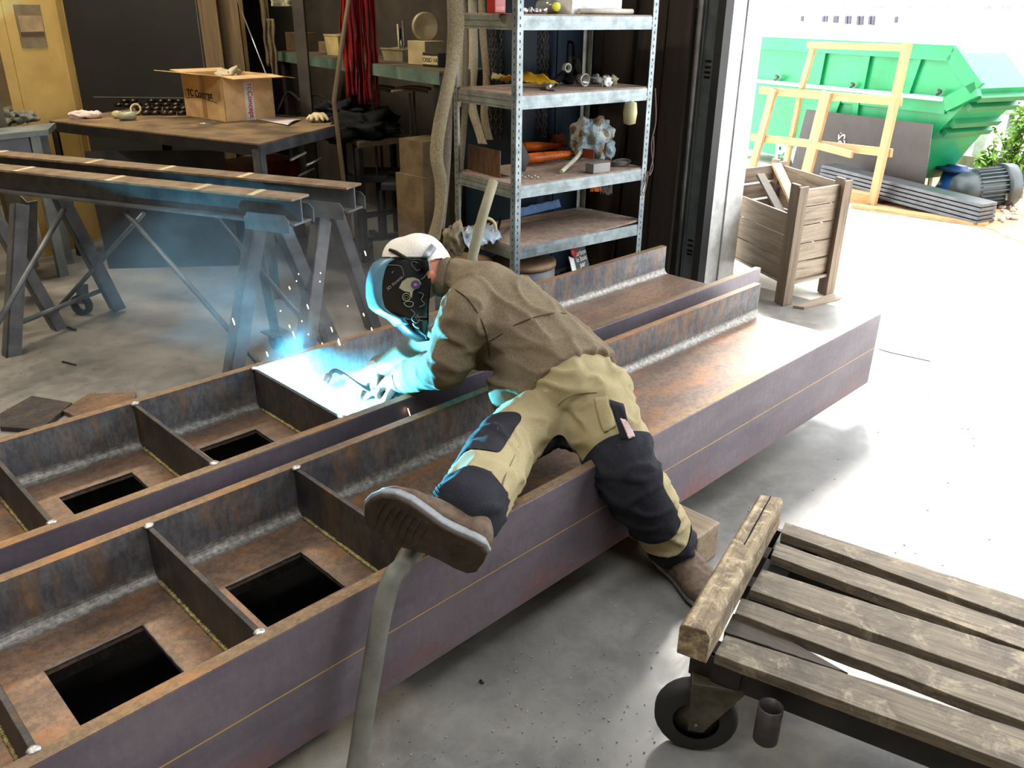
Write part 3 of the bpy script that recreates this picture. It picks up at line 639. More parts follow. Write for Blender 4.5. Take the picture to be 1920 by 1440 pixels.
# boots
def boot(heel, toe_dir, up, length, ankle, wk=1.0, name='boot'):
    a = V(toe_dir).normalized(); n_ = V(up); n_ = (n_-a*n_.dot(a)).normalized(); c = a.cross(n_)
    W = lambda x, y, z_: heel+a*x*length+c*y*length+n_*z_*length
    out = [(0, 0), (.01, .11), (.06, .155), (.16, .165), (.30, .155), (.42, .16), (.56, .195), (.70, .225), (.82, .215), (.92, .165), (.98, .08), (1.0, 0)]
    out = [(x, y*wk) for x, y in out]; ol = [(x, y) for x, y in out]+[(x, -y*.92) for x, y in out[-2:0:-1]]
    m = M(); lv = [(-.0, .93), (.012, 1), (.055, 1.02), (.07, .985)]; n = len(ol); vs = []
    cx = .5
    lv = [(.0, .95), (.012, 1), (.035, 1.0)]
    for z_, k in lv: vs += [W(cx+(x-cx)*k, y*k, z_+(.05*max(0, x-.72)**1.3 if True else 0)) for x, y in ol]
    fs = [(i*n+q, i*n+(q+1) % n, (i+1)*n+(q+1) % n, (i+1)*n+q) for i in range(len(lv)-1) for q in range(n)]+[tuple(range(n))[::-1], tuple((len(lv)-1)*n+q for q in range(n))]
    m.add(vs, fs)
    up_ = M(); hs = [(.02, .12, .24), (.10, .155, .32), (.25, .16, .35), (.42, .155, .29), (.58, .18, .22), (.72, .20, .17), (.85, .18, .13), (.95, .11, .09)]
    for x, w_, h_ in hs: pass
    ring = []; seg = 16
    for x, w_, h_ in hs:
        for q in range(seg):
            t_ = 2*math.pi*q/seg; cs, sn = math.cos(t_), math.sin(t_); e_ = .35 if sn < 0 else .8
            ring.append(W(x, w_*1.08*math.copysign(abs(cs)**e_, cs), .09+h_*.45+h_*.5*math.copysign(abs(sn)**(.5 if sn < 0 else 1), sn)))
    fs = [(i*seg+q, i*seg+(q+1) % seg, (i+1)*seg+(q+1) % seg, (i+1)*seg+q) for i in range(len(hs)-1) for q in range(seg)]+[tuple(range(seg))[::-1], tuple((len(hs)-1)*seg+q for q in range(seg))]
    up_.add(ring, fs, True); top = W(.17, 0, .20); limb(up_, [(top, .052), (top.lerp(ankle, .6), .05), (ankle, .048)], 4)
    bm_ = bake(up_, .007, 4, lambda p, n: noise.noise(p*30)*.003)
    r = parts_of(bm_, lambda c_, n2: 0, {0: (name, BOOTL, None, 0)}, person)[0]
    sl = m.build('sole', SOLE, r, bevel=.003)
    ms = M(); vs = []
    for z_, k in ((.034, 1.0), (.045, 1.035), (.075, 1.03), (.083, .99), (.11, .985), (.115, .93)): vs += [W(cx+(x-cx)*k, y*k, z_+(.05*max(0, x-.72)**1.3)) for x, y in ol]
    fs = [(i*n+q, i*n+(q+1) % n, (i+1)*n+(q+1) % n, (i+1)*n+q) for i in range(5) for q in range(n)]+[tuple(range(n))[::-1], tuple(5*n+q for q in range(n))]; ms.add(vs, fs); ms.build('midsole', MIDS, r, bevel=.002)
    tr_ = M()
    for x in [.08, .14, .2, .26, .5, .56, .62, .68, .74, .80, .86]:
        w_ = .10 if x < .3 else .14
        tr_.hexa([W(x, -w_, -.0035), W(x+.03, -w_, -.0035), W(x+.045, 0, -.0035), W(x+.015, 0, -.0035)], [W(x, -w_, .002), W(x+.03, -w_, .002), W(x+.045, 0, .002), W(x+.015, 0, .002)])
        tr_.hexa([W(x+.015, 0, -.0035), W(x+.045, 0, -.0035), W(x+.03, w_, -.0035), W(x, w_, -.0035)], [W(x+.015, 0, .002), W(x+.045, 0, .002), W(x+.03, w_, .002), W(x, w_, .002)])
    tr_.build('tread', SOLE, sl)
    lc = M()
    for k in range(5):
        x = .34+.06*k; z_ = .235-.022*k; lc.tube([W(x, -.07, z_-.03), W(x+.02, 0, z_+.012), W(x, .07, z_-.03)], .0022, 5)
    random.seed(2)
    for k in range(7 if wk > 1 else 0): a_ = -.9+.3*k; lc.tube([W(.40, .0, .30), W(.44+.05*math.cos(a_), .10*math.sin(a_), .40), W(.50+.10*math.cos(a_), .2*math.sin(a_), .44+.03*math.cos(a_*2))], [.003, .0022, .0008], 5)
    lc.build('laces', BLKC, r)
    return r
nL = (-R2*.82-R1*.60-R0*.05).normalized()
hL = Dp(905, 1058, 1.67); aL = (Dp(682, 950, 1.66)-hL); boot(hL, aL, -nL, aL.length, j['anL'], 1.12)
hR = V((j['anR'].x+.03, j['anR'].y+.075, .006)); boot(hR, V((-.10, -.30, 0)), V((0, 0, 1)), .29, j['anR'], .80)
# gloved hands, each closed on the torch
def hand(wrist, knuckle, palmn, grip_c, gdir, name='glove'):
    m = M(); d = (knuckle-wrist).normalized(); n_ = (V(palmn)-d*V(palmn).dot(d)).normalized(); s_ = d.cross(n_)
    limb(m, [(wrist-d*.03, .036), (wrist, .034)], 3)
    for k in range(4):
        o = s_*(.030-.020*k); ln = (.034, .038, .036, .030)[k]
        b0 = wrist+o*.6+d*.012; b1 = knuckle+o; m.tube([b0, b1], [.014, .0125], 8); m.ball(b1, .0125, 6)
        p1 = b1+d*ln*.55+n_*ln*.65; p2 = p1-d*ln*.15+n_*ln*.75; p3 = p2-d*ln*.7+n_*ln*.1
        limb(m, [(b1, .0120), (p1, .0112), (p2, .0104), (p3, .0095)], 3, 10)
    t0 = wrist+s_*.030+d*.018; t1 = t0+d*.028+s_*.018+n_*.022; t2 = t1+d*.028-s_*.008+n_*.022
    limb(m, [(t0, .015), (t1, .0135), (t2, .0115)], 3, 10)
    me = bake(m, .0045, 2); return parts_of(me, lambda c, n2: 0, {0: (name, GLOVE, None, 0)}, person)[0]
wL = j['wrL']; kL = wL+(Dp(705, 722, 2.70)-wL).normalized()*.075
hand(wL, kL, V((0, .2, -1)), None, None)
kR = ARC+V((.165, .045, -.035)); wR = kR+V((.075, .0, .02))
hand(wR, kR, V((0, .2, -1)), None, None)
GL = glow('molten_pool_glow', (.8, .95, 1, 1), 60); tag(M().ball(ARC-V((0, 0, .016)), .009, 8, 0, (1, 1, .5)).build('molten_weld_pool', GL), 'white-hot molten weld pool under the torch tip', 'weld pool')
# cap
m = M(); cc = Dp(784, 497, 2.62); m.ball(cc, .100, 14, 0, (1.0, 1.0, .98)); m.ball(Dp(797, 478, 2.63), .062, 10); m.ball(Dp(760, 487, 2.62), .072, 10); m.ball(Dp(812, 492, 2.63), .06, 10)
cm = bake(m, .007, 5, lambda p, n: noise.noise(V((p.x*14, p.y*14, p.z*8)))*.008)
cn = (R1*.92-R0*.30).normalized()
me2 = cm; 
def kc(c, n): return 'cap' if (c-Dp(786, 500, 2.62)).dot(cn) > -.006 else 'off'
bmk = bmesh.new(); bmk.from_mesh(cm); bmesh.ops.delete(bmk, geom=[f for f in bmk.faces if kc(f.calc_center_median(), None) == 'off'], context='FACES'); bmk.to_mesh(cm); bmk.free(); cm.update()
cap = parts_of(cm, lambda c, n: 0, {0: ('cap', CAPW, None, 0)}, person)[0]; bvC = BVHTree.FromPolygons([v.co for v in cm.vertices], [tuple(p.vertices) for p in cm.polygons])
# welding mask: a bent shell with its own head band
lev = [(484, 802, 716), (492, 806, 702), (505, 808, 694), (530, 808, 688), (556, 806, 688), (576, 804, 693), (586, 804, 704), (598, 804, 728), (612, 804, 742), (628, 803, 758), (642, 800, 782)]
def sec(v, ub, uf, s_):  # s_ 0..1 round the shell from near back edge to far back edge
    tn, tf = 2.525, 2.72; k = 0 if s_ < .5 else 1
    if s_ < .36: a = s_/.36; u = ub+(uf+24-ub)*a; t_ = tn+.010*math.sin(a*math.pi)*-1
    elif s_ > .64: a = (1-s_)/.28 if False else (1-s_)/.36; u = ub+(uf+24-ub)*a; t_ = tf
    else:
        a = (s_-.36)/.28; u = uf+24-24*math.sin(a*math.pi); t_ = tn+(tf-tn)*(.5-.5*math.cos(a*math.pi))
    return u, v+(-6*(1-math.sin(min(max((s_-.3)/.4, 0), 1)*math.pi)) if v > 600 else 0), t_
def shell(a, b):
    x = a*(len(lev)-1); i = min(int(x), len(lev)-2); f = x-i; q = [lev[i][k]*(1-f)+lev[i+1][k]*f for k in range(3)]
    return Dp(*sec(*q, b))
mask = M().grid(shell, 30, 44, -.0035).build('welding_mask', HELM, person)
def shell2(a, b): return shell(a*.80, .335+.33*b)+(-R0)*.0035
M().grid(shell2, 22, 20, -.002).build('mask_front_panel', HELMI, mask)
fr = [shell(0, b)+R1*.001 for b in [k/30 for k in range(31)]]; M().tube(fr, .0035, 6).build('mask_rim', HELM, mask)
def onM(u, v, l=.003): return Dp(u, v, 2.525-.010-l)
def decal(poly, mat, name, l=.003):
    P = [onM(u, v, l) for u, v in poly]; return M().prism(P, R2*.001).build(name, mat, mask)
CREAM = flat('cream_decal', (150, 142, 112), .5); PURP = flat('purple_decal', (48, 34, 84), .5); PINK = flat('pink_decal', (200, 90, 160), .5); GREYD = flat('grey_decal', (96, 98, 90), .5)
import math as mt
def ell(cx, cy, rx, ry, n=20, rot=0): return [(cx+rx*mt.cos(2*mt.pi*k/n)*mt.cos(rot)-ry*mt.sin(2*mt.pi*k/n)*mt.sin(rot), cy+rx*mt.cos(2*mt.pi*k/n)*mt.sin(rot)+ry*mt.sin(2*mt.pi*k/n)*mt.cos(rot)) for k in range(n)]
decal([(748, 540), (754, 528), (764, 521), (776, 520), (786, 524), (790, 532), (782, 540), (774, 546), (772, 560), (768, 548), (758, 546)], CREAM, 'decal')
decal(ell(779, 534, 9, 8.5), PURP, 'decal', .0045); decal(ell(779, 534, 3, 3), PINK, 'decal', .006)
def squig(pts, r=.0009, mat=GREYD, l=.004): M().tube(bez([onM(u, v, l) for u, v in pts], 6), r, 5).build('decal_line', mat, mask)
squig(ell(762, 557, 7, 7)+[(769, 557)], .0014, CREAM); squig(ell(762, 557, 3.5, 3.5)+[(765, 557)], .001)
squig([(757, 568), (766, 565), (775, 568), (772, 575), (762, 574), (757, 568)], .0013, CREAM); squig([(784, 548), (794, 552), (790, 562), (796, 570), (786, 576)], .0014); squig([(770, 580), (778, 588), (772, 598), (780, 606), (786, 600), (782, 590)], .0012)
squig([(774, 606), (778, 612), (786, 616)], .0022, CREAM); squig([(790, 524), (797, 518), (803, 508)], .0014); squig([(757, 518), (755, 506), (748, 498), (722, 497)], .0012)
squig([(771, 492), (779, 491), (786, 497), (787, 505), (782, 508)], .0015); squig([(771, 492), (774, 500), (782, 508)], .0012)
squig([(735, 512), (738, 508)], .0009, CREAM)
o_ = text('3D Xtreme', .013, flat('pale_print', (150, 120, 130), .5), 'mask_lettering', mask, onM(740, 531, .004), R0*.75+R1*.66, R1*.75-R0*.66)
# head band with ratchet teeth over the cap
bd = []
for u, v in [(733, 470), (742, 473), (752, 479), (762, 485), (774, 489)]:
    q = onto(bvC, u, v, .004); bd.append(q if q is not None else Dp(u, v, 2.53))
hb = M().tube(bez(bd, 5), .008, 8, sq=.5).build('head_band', BLACK, mask)
m = M()
for k, p in enumerate(bez(bd, 4)): m.ball(p-R2*.006, .0045, 5)
m.build('ratchet_teeth', RUBBER, hb)
bd = [onto(bvC, u, v, .005) for u, v in [(786, 494), (795, 484), (804, 473), (812, 463)]]; bd = [p for p in bd if p]
if len(bd) > 2: M().tube(bez(bd, 5), .011, 8, sq=.3).build('rear_band', flat('grey_plastic', (130, 136, 142), .4), hb)
M().lathe(onM(792, 497, .012), -R2, [(0, 0), (0, .014), (.010, .014), (.012, .010), (.012, 0)], 16).build('side_knob', BLACK, mask)
# torch with its hose
tp0 = kL+(kL-wL).normalized()*.03+V((0, .02, -.03)); ND = V((.78, .42, .46)).normalized(); tip = ARC+ND*.012
root = T('welding_torch', 'welding torch held in the gloves, its curved neck reaching to the arc', 'welding torch', tuple(tp0))
hp_ = wL+V((.02, -.02, -.045)); M().tube([hp_, tp0], [.015, .014], 12).build('handle', RUBBER, root)
M().tube(bez([tp0, tp0.lerp(tip, .35)+V((.01, .0, .02)), tip+ND*.075+V((.01, -.01, 0)), tip+ND*.04]), .0075, 10).build('swan_neck', GREYSTEEL, root)
M().cyl(tip+ND*.055, tip, .012, .0105, 16).build('nozzle', dirt('copper_nozzle', (120, 84, 60), (160, 116, 80), 30, .4, .8), root)
M().tube(bez([hp_, hp_+V((.12, -.02, .0)), V((-1.25, .95, .31)), V((-.95, .90, .305)), V((-.8, .8, .3))]), .008, 8).build('torch_cable', RUBBER, root)
# ================================================================ storage shelf
SO = V((-.424, 1.634, 0)); SE = V((.994, -.108, 0)); SN = V((.108, .994, 0)); SWD, SDP = .905, .50
def SP(a, b, z_): return SO+SE*a+SN*b+V((0, 0, z_))
LV = [.438, .7375, 1.145, 1.482]
shelf = T('storage_rack', 'galvanised slotted-angle storage rack with four loaded shelves by the doorway', 'shelf', tuple(SP(.45, .25, 0)))
HOLE = flat('slot_shadow', (20, 22, 24), .9)
for a, b, sa, sb in ((0, 0, 1, 1), (SWD, 0, -1, 1), (0, SDP, 1, -1), (SWD, SDP, -1, -1)):
    up = M().ang(SP(a, b, 0), SP(a, b, 2.0), .036, .002, SE*sa, SN*sb).build('upright', GALV if b == 0 else GALV_D, shelf)
    h = M(); z_ = .03
    while z_ < 1.98:
        c = SP(a+sa*.018, b-.0006 if b == 0 else b+.0006, z_); h.hexa([c+SE*x+V((0, 0, y)) for x, y in ((-.0025, -.006), (.0025, -.006))]+[c+SE*x+V((0, 0, y))+SN*.0005 for x, y in ((.0025, -.006), (-.0025, -.006))], [c+SE*x+V((0, 0, y)) for x, y in ((-.0025, .006), (.0025, .006))]+[c+SE*x+V((0, 0, y))+SN*.0005 for x, y in ((.0025, .006), (-.0025, .006))])
        c = SP(a-sa*.0006, b+sb*.018, z_); h.hexa([c+SN*x+V((0, 0, -.006)) for x in (-.0025, .0025)]+[c+SN*x+V((0, 0, -.006))+SE*.0004 for x in (.0025, -.0025)], [c+SN*x+V((0, 0, .006)) for x in (-.0025, .0025)]+[c+SN*x+V((0, 0, .006))+SE*.0004 for x in (.0025, -.0025)]); z_ += .032
    nv = len(h.v); me_ = up.data; me_.materials.append(HOLE); bm_ = bmesh.new(); bm_.from_mesh(me_); o_ = ORG[up.name]; vv = [bm_.verts.new(p-o_) for p in h.v]
    for f in h.f: bm_.faces.new([vv[i] for i in f]).material_index = 1
    bm_.to_mesh(me_); bm_.free()
for k, z_ in enumerate(LV):
    for nm, p, q, off in (('shelf_beam', (.01, .004), (SWD-.01, .004), SN), ('shelf_beam', (.01, SDP-.004), (SWD-.01, SDP-.004), -SN), ('side_beam', (.004, .01), (.004, SDP-.01), SE), ('side_beam', (SWD-.004, .01), (SWD-.004, SDP-.01), -SE)):
        m = M(); m.bar(SP(*p, z_-.033), SP(*q, z_-.033), .003, .058); m.bar(SP(*p, z_-.004)+off*.008, SP(*q, z_-.004)+off*.008, .016, .003); m.bar(SP(*p, z_-.045)-off*.002, SP(*q, z_-.045)-off*.002, .003, .010); m.bar(SP(*p, z_-.022)-off*.002, SP(*q, z_-.022)-off*.002, .003, .004)
        m.build(nm, GALV if nm == 'shelf_beam' else GALV_D, shelf)
    def fb_(a, b, z_=z_, k=k):
        w_ = (.012*math.sin(a*3.1)*math.sin(b*3.1)+.02*(a**4)*(1-b)) if k == 0 else 0
        return SP(.012+a*(SWD-.024), .008+b*(SDP-.016), z_+.004+w_+(.0015*noise.noise(V((a*30, k, 0))) if b == 0 else 0))
    M().grid(fb_, 24, 8, .010, False).build('shelf_board', PARTICLE, shelf)
def SZ(u, v, lv, dz=.005):
    if lv < 3: return Z(u, v, LV[lv]+dz)
    d = ray(u, v); p0 = SP(0, .06+(28-v)*.006, 0); t_ = (p0-CAM).dot(SN)/d.dot(SN); p = CAM+d*t_; return V((p.x, p.y, LV[3]+dz))
def thing(m, name, mat, label, cat, group=None, **k): return tag(m.build(name, mat, **k), label, cat, group)
ORANGE = flat('orange_film', (236, 116, 36), .45); YEL = flat('yellow_film', (206, 160, 30), .3); BAGW = NT('thin_plastic_bag', .35); BAGW.col(BAGW.mix(BAGW.ramp(BAGW.noise(BAGW.pos(), 6, 3), [(.42, 0.0), (.5, 1.0)]), S((206, 212, 214)), S((160, 186, 196)))); BAGW.bump(BAGW.noise(BAGW.pos(), 22, 4, .6, 1.5), .9, .02)
_n = BAGW.ramp(BAGW.noise(BAGW.map((1, 1, 1)), 9, 2), [(.55, 0.0), (.62, 1.0)]); BAGW.col(BAGW.mix(_n, BAGW.b.inputs['Base Color'].links[0].from_socket, S((128, 112, 92)))); BAGW = BAGW.m
CARD = flat('brown_cardboard', (222, 184, 134), .8); CREAMP = flat('cream_plastic', (206, 190, 140), .5); BLUEC = fabric('dark_blue_cloth', (28, 40, 66), (44, 62, 96), 80); BLUEF = flat('blue_foam', (112, 150, 206), .8, bump=.4, scale=20)
SILV = flat('bare_aluminium', (190, 190, 188), .3, .8); GREYB = flat('grey_box_plastic', (128, 124, 124), .5); PAPER = flat('white_paper', (222, 222, 222), .8)
def crump(name, c, r, mat, label, cat, sc=(1, 1, 1), jit=.9, seed=0, group=None, n=14, parent=None):
    m = M(); m.ball(c, r, n, jit, sc, seed)
    if parent is not None: return m.build(name, mat, parent)
    return thing(m, name, mat, label, cat, group)
# top shelf
c = SZ(938, 22, 3); m = M(); m.box((c.x-.035, c.y, c.z), (c.x+.035, c.y+.05, c.z+.10)); o = thing(m, 'oil_tin', flat('red_tin', (150, 30, 26), .35), 'red tin with a pale label at the left end of the top shelf', 'tin', bevel=.004)
M().box((c.x-.026, c.y-.001, c.z+.012), (c.x+.026, c.y, c.z+.028)).build('tin_label', flat('label_pink', (206, 130, 120), .6), o)
c = SZ(1052, 22, 3)+V((0, .035, .030)); m = M(); m.lathe(c-V((-.02, -.12, 0)), V((-.05, -1, 0)), [(0, 0), (0, .03), (.10, .032), (.12, .02)], 20); o = thing(m, 'plastic_jar', flat('clear_grey_plastic', (120, 124, 120), .2), 'lying clear jar with yellow-green lid on the top shelf', 'jar')
M().lathe(c, V((-.3, -1, 0)), [(0, .0), (0, .021), (.012, .021), (.014, .018), (.014, 0)], 20).build('lid', flat('yellow_green_lid', (214, 218, 40), .4), o)
for k, (u, v) in enumerate([(990, 24), (1003, 22), (1016, 25), (1028, 22)]):
    crump('foil_scrap', SZ(u, v, 3)+V((0, .03, .012)), .017, SILV, 'crumpled silver foil scraps beside the lying jar', 'scrap', (1.3, 1, .8), 1.1, k, 'foil scraps on the top shelf', 7)
c = SZ(1072, 24, 3); d = SZ(1165, 24, 3); m = M(); m.hexa([c, d, d+SN*.2, c+SN*.2], [p+V((0, 0, .12)) for p in (c, d, d+SN*.2, c+SN*.2)]); thing(m, 'white_carton', PAPER, 'white carton standing on the top shelf right of the jar', 'box')
m = M(); m.tube([SZ(1085, 27, 3)+V((0, .0, .012)), SZ(1185, 26, 3)+V((0, .0, .014))], .012, 12); thing(m, 'paper_roll', flat('off_white_roll', (200, 194, 180), .8), 'rolled pale paper lying in front of the white carton', 'paper roll')
# second shelf
def sheetf(u0, v0, u1, v1, dep, amp, seed, lv, nx=18, ny=8):
    a0 = SZ(u0, v0, lv); b0 = SZ(u1, v1, lv)
    return lambda a, b: a0.lerp(b0, a)+SN*dep*b+V((0, 0, .004+amp*(.5+.5*noise.noise(V((a*3.2+seed, b*2.4, seed))))*math.sin(math.pi*min(max(b, .05), 1))+amp*.25*(1+noise.noise(V((a*9, b*8, seed))))))
thing(M().grid(sheetf(978, 165, 1048, 168, .2, .07, 3, 2), 20, 10, .001), 'yellow_film_sheet', YEL, 'crumpled translucent yellow film on the second shelf behind the upright', 'plastic film')
thing(M().grid(sheetf(932, 152, 958, 158, .12, .045, 8, 2), 10, 8, .001), 'beige_film_sheet', flat('beige_film', (150, 136, 96), .5), 'crumpled beige film at the left end of the second shelf', 'plastic film')
g0 = SZ(1042, 166, 2)+V((0, .02, .022)); g1 = SZ(1078, 150, 2)+V((0, .04, .05)); root = T('angle_grinder', 'black angle grinder with disc guard lying on the second shelf', 'grinder', tuple(g0))
M().tube([g0, g0.lerp(g1, .5), g1], [.017, .022, .026], 14).build('grinder_body', BLACK, root); gd = SE*.95+V((0, 0, -.1))
M().lathe(g1+V((.012, -.01, .01)), gd, [(0, 0), (0, .060), (.003, .062), (.003, 0)], 26).build('disc', RUBBER, root); M().tube([g1, g1+V((-.02, -.01, .075))], .010, 8).build('side_handle', RUBBER, root); M().cyl(g0+(g0-g1)*.25, g0, .010, .012).build('cord_sleeve', SILV, root)
thing(M().bar(SZ(1014, 168, 2)+V((0, 0, .003)), SZ(1040, 171, 2)+V((0, 0, .003)), .012, .005), 'flat_spanner', BLACKSTEEL, 'small dark flat tool at the front edge of the second shelf', 'tool')
c = SZ(1094, 158, 2)+V((0, .12, .075)); thing(M().ring(c-SN*.012, c+SN*.012, .024, .017, 24), 'tape_ring', PAPER, 'thin white ring standing up behind the silver cup', 'ring')
crump('rubber_lump', SZ(1090, 160, 2)+V((0, .09, .026)), .030, BLACK, 'black lump of rubber under the white ring on the second shelf', 'pouch', (1.4, 1, .9), .6, 4)
c = SZ(1106, 163, 2)+V((0, .03, .031)); m = M(); m.lathe(c+SN*.05, -SN, [(0, 0), (0, .026), (.05, .031), (.05, .028), (.006, .023), (.006, 0)], 24); thing(m, 'silver_cup', SILV, 'silver metal cup lying open towards us on the second shelf', 'cup')
for k, (u, v, r_, l) in enumerate([(1128, 158, .024, 'clear crumpled plastic scrap next to the silver cup'), (1146, 163, .026, 'white lumpy scrap at the right of the second shelf'), (1156, 160, .030, 'pale folded paper scrap rising at the back right of the second shelf')]):
    crump('plastic_scrap', SZ(u, v, 2)+V((0, .04, .02)), r_, [flat('clear_scrap', (160, 166, 164), .3), PAPER, flat('olive_paper', (170, 164, 130), .8)][k], l, 'scrap', (1.2, 1, .9), 1.6, k*5+1, None, 10)
# third shelf
a0 = SZ(880, 330, 1); m = M(); p0_, p1_ = SP(.03, .10, LV[1]+.005), SP(.03, .32, LV[1]+.005)
m = M(); q0 = SZ(878, 318, 1)+V((0, 0, .0)); q1 = SZ(938, 334, 1); m.bar(q0+V((0, 0, .065)), q1+V((0, 0, .065)), .004, .13); m.bar(q0+V((0, 0, .002))+SE*.03, q1+V((0, 0, .002))+SE*.03, .06, .004)
thing(m, 'steel_bracket', steel('rusty_bracket', (64, 48, 36), (86, 66, 48), (120, 76, 40), (150, 96, 50)).m, 'rusty brown folded steel bracket at the left end of the third shelf', 'bracket')
m = M(); u0 = SZ(972, 322, 1); m.prism([u0, u0+V((.015, .0, .16)), u0+V((.075, -.01, .065)), u0+V((.04, -.01, .0))], SN*.006)
for zz_ in (.05, .075, .1): m.ball(u0+V((.028, -.002, zz_)), .0025, 5)
thing(m, 'end_plate', BLACKSTEEL, 'dark pointed steel plate with bolt holes left of the orange bundle', 'plate')
for k, (pa, pb, r0, r1, l) in enumerate([((985, 312), (1085, 298), .030, .020, 'near orange film-wrapped profile tapering to the right on the third shelf'), ((1000, 297), (1082, 290), .030, .010, 'far orange film-wrapped profile with a flared open end')]):
    a_ = SZ(*pa, 1)+V((0, .03+.05*k, .032+.022*k)); b_ = SZ(*pb, 1)+V((0, .03+.05*k, .03+.012*k)); m = M(); m.tube([a_, a_.lerp(b_, .3), a_.lerp(b_, .7), b_], [r0*1.1, r0*1.12, (r0+r1)/2, r1], 14, sq=.8); o = thing(m, 'wrapped_profile', ORANGE, l, 'wrapped profile')
    m = M()
    for t_ in (.35, .62, .74, .8, .9): p = a_.lerp(b_, t_); rr = (r0*1.12 if t_ < .4 else r0*1.12*(1-(t_-.3)*.55)); m.tube([p+V((0, rr*math.cos(x)*.9, rr*math.sin(x)*1.0)) for x in [2*math.pi*q/16 for q in range(16)]], .0011, 4, closed=True)
    if k == 0: m.build('wrapping_cord', BLACK, o)
m = M(); m.bar(SZ(984, 292, 1)+V((0, .1, .05)), SZ(1002, 296, 1)+V((0, .09, .05)), .04, .03); thing(m, 'profile_stub', GREYB, 'grey square tube stub between the pointed plate and the orange profiles', 'profile')
m = M(); m.tube(bez([SZ(1052, 326, 1)+V((0, 0, .010)), SZ(1062, 322, 1)+V((0, 0, .024)), SZ(1080, 312, 1)+V((0, 0, .046)), SZ(1088, 308, 1)+V((0, .01, .062))]), .012, 12); thing(m, 'cream_hose_end', flat('cream_rubber', (190, 182, 160), .6), 'cream curved hose end poking over the front of the orange bundle', 'hose end')
m = M(); m.bar(SZ(1085, 300, 1)+V((0, .02, .04)), SZ(1118, 303, 1)+V((0, .02, .036)), .01, .05); thing(m, 'red_brown_board', flat('red_brown', (140, 60, 40), .7), 'red-brown board behind the small grey box', 'board')
c = SZ(1112, 326, 1); d = SZ(1144, 322, 1); m = M(); m.hexa([c, d, d+SN*.06, c+SN*.06], [p+V((0, 0, .048)) for p in (c, d, d+SN*.06, c+SN*.06)]); thing(m, 'grey_box', GREYB, 'small grey box at the front of the third shelf, rags hanging below it', 'box', bevel=.003)
def rag(name, u0, u1, v0, v1, mat, label, lv=1, amp=.012, seed=0, n=12):
    a0 = SZ(u0, v0, lv, .0)-SN*.012; b0 = SZ(u1, v0, lv, .0)-SN*.012; z1_ = Y(u0, v1, a0.y).z
    return thing(M().grid(lambda a, b: a0.lerp(b0, a+.12*noise.noise(V((b*2, seed, 0))))+V((amp*.5*noise.noise(V((a*3, b*3, seed))), -abs(amp*noise.noise(V((a*5+seed, b*2, 1)))), .006-(a0.z-z1_)*b*(1-.25*abs(noise.noise(V((a*4, seed, 5))))))), n, n, .0015), name, mat, label, 'rag')
rag('orange_rag', 1104, 1126, 322, 362, ORANGE, 'orange and white rag hanging off the third shelf edge', seed=1)
rag('grey_rag', 1124, 1147, 320, 368, fabric('grey_rag_cloth', (70, 64, 66), (104, 98, 98), 90), 'dark grey rag hanging beside the orange one', seed=4)
crump('blue_cloth', SZ(1060, 262, 1)+V((.03, .05, .05)), .095, BLUEC, 'heap of dark blue cloth at the back of the third shelf', 'cloth', (1.2, .8, .8), .8, 6)
crump('orange_black_glove', SZ(1055, 285, 1)+V((0, .04, .055)), .045, fabric('rust_leather', (120, 62, 34), (160, 84, 46), 60), 'rust-orange work glove with pale cuff on the dark blue cloth', 'glove', (1.3, .8, 1.0), .9, 2)
m = M(); bagc = SZ(1135, 300, 1)+V((.02, .12, .10)); m.ball(bagc, .125, 26, .6, (1.1, .8, .95), 11); m.ball(bagc+V((.05, -.08, -.055)), .052, 14, .7, (.8, .8, 1.0), 3)
thing(m, 'plastic_bag', BAGW, 'stuffed white and bluish plastic bag on the third shelf', 'bag')
m = M(); cc_ = SZ(1172, 312, 1)
for k in range(4): m.tube([cc_+V(((.055+.004*k)*math.cos(x), .03+(.030+.003*k)*math.sin(x), .006+.006*k+.004*math.sin(x*2))) for x in [2*math.pi*q/24 for q in range(24)]], .0035, 6, closed=True)
thing(m, 'cable_coil', flat('grey_cable', (96, 92, 90), .5), 'coil of thin dark cable at the right end of the third shelf', 'cable')
m = M(); m.tube(bez([SP(SWD+.012, -.005, 1.14), SP(SWD+.03, -.01, .98), SP(SWD+.012, -.008, .86), SP(SWD+.035, -.01, .74), SP(SWD+.01, -.01, .70), SP(SWD+.03, -.012, .80), SP(SWD+.02, -.012, .9)]), .003, 6); m.tube(bez([SP(SWD+.0, -.01, .72), SP(SWD-.03, -.012, .64), SP(SWD-.05, -.012, .61), SP(SWD-.02, -.012, .60), SP(SWD-.0, -.012, .70)]), .003, 6)
thing(m, 'hanging_cable', flat('pink_grey_cable', (120, 92, 90), .5), 'looped thin cable hanging down the right front upright', 'cable')
for k in range(6): crump('hex_nut', SZ(978+6*k, 332+(k % 2)*3, 1)+V((0, 0, .006)), .007, SILV, 'small steel nuts in a cluster below the orange bundle', 'nut', (1, 1, .8), 0, 0, 'nuts on the third shelf', 4)
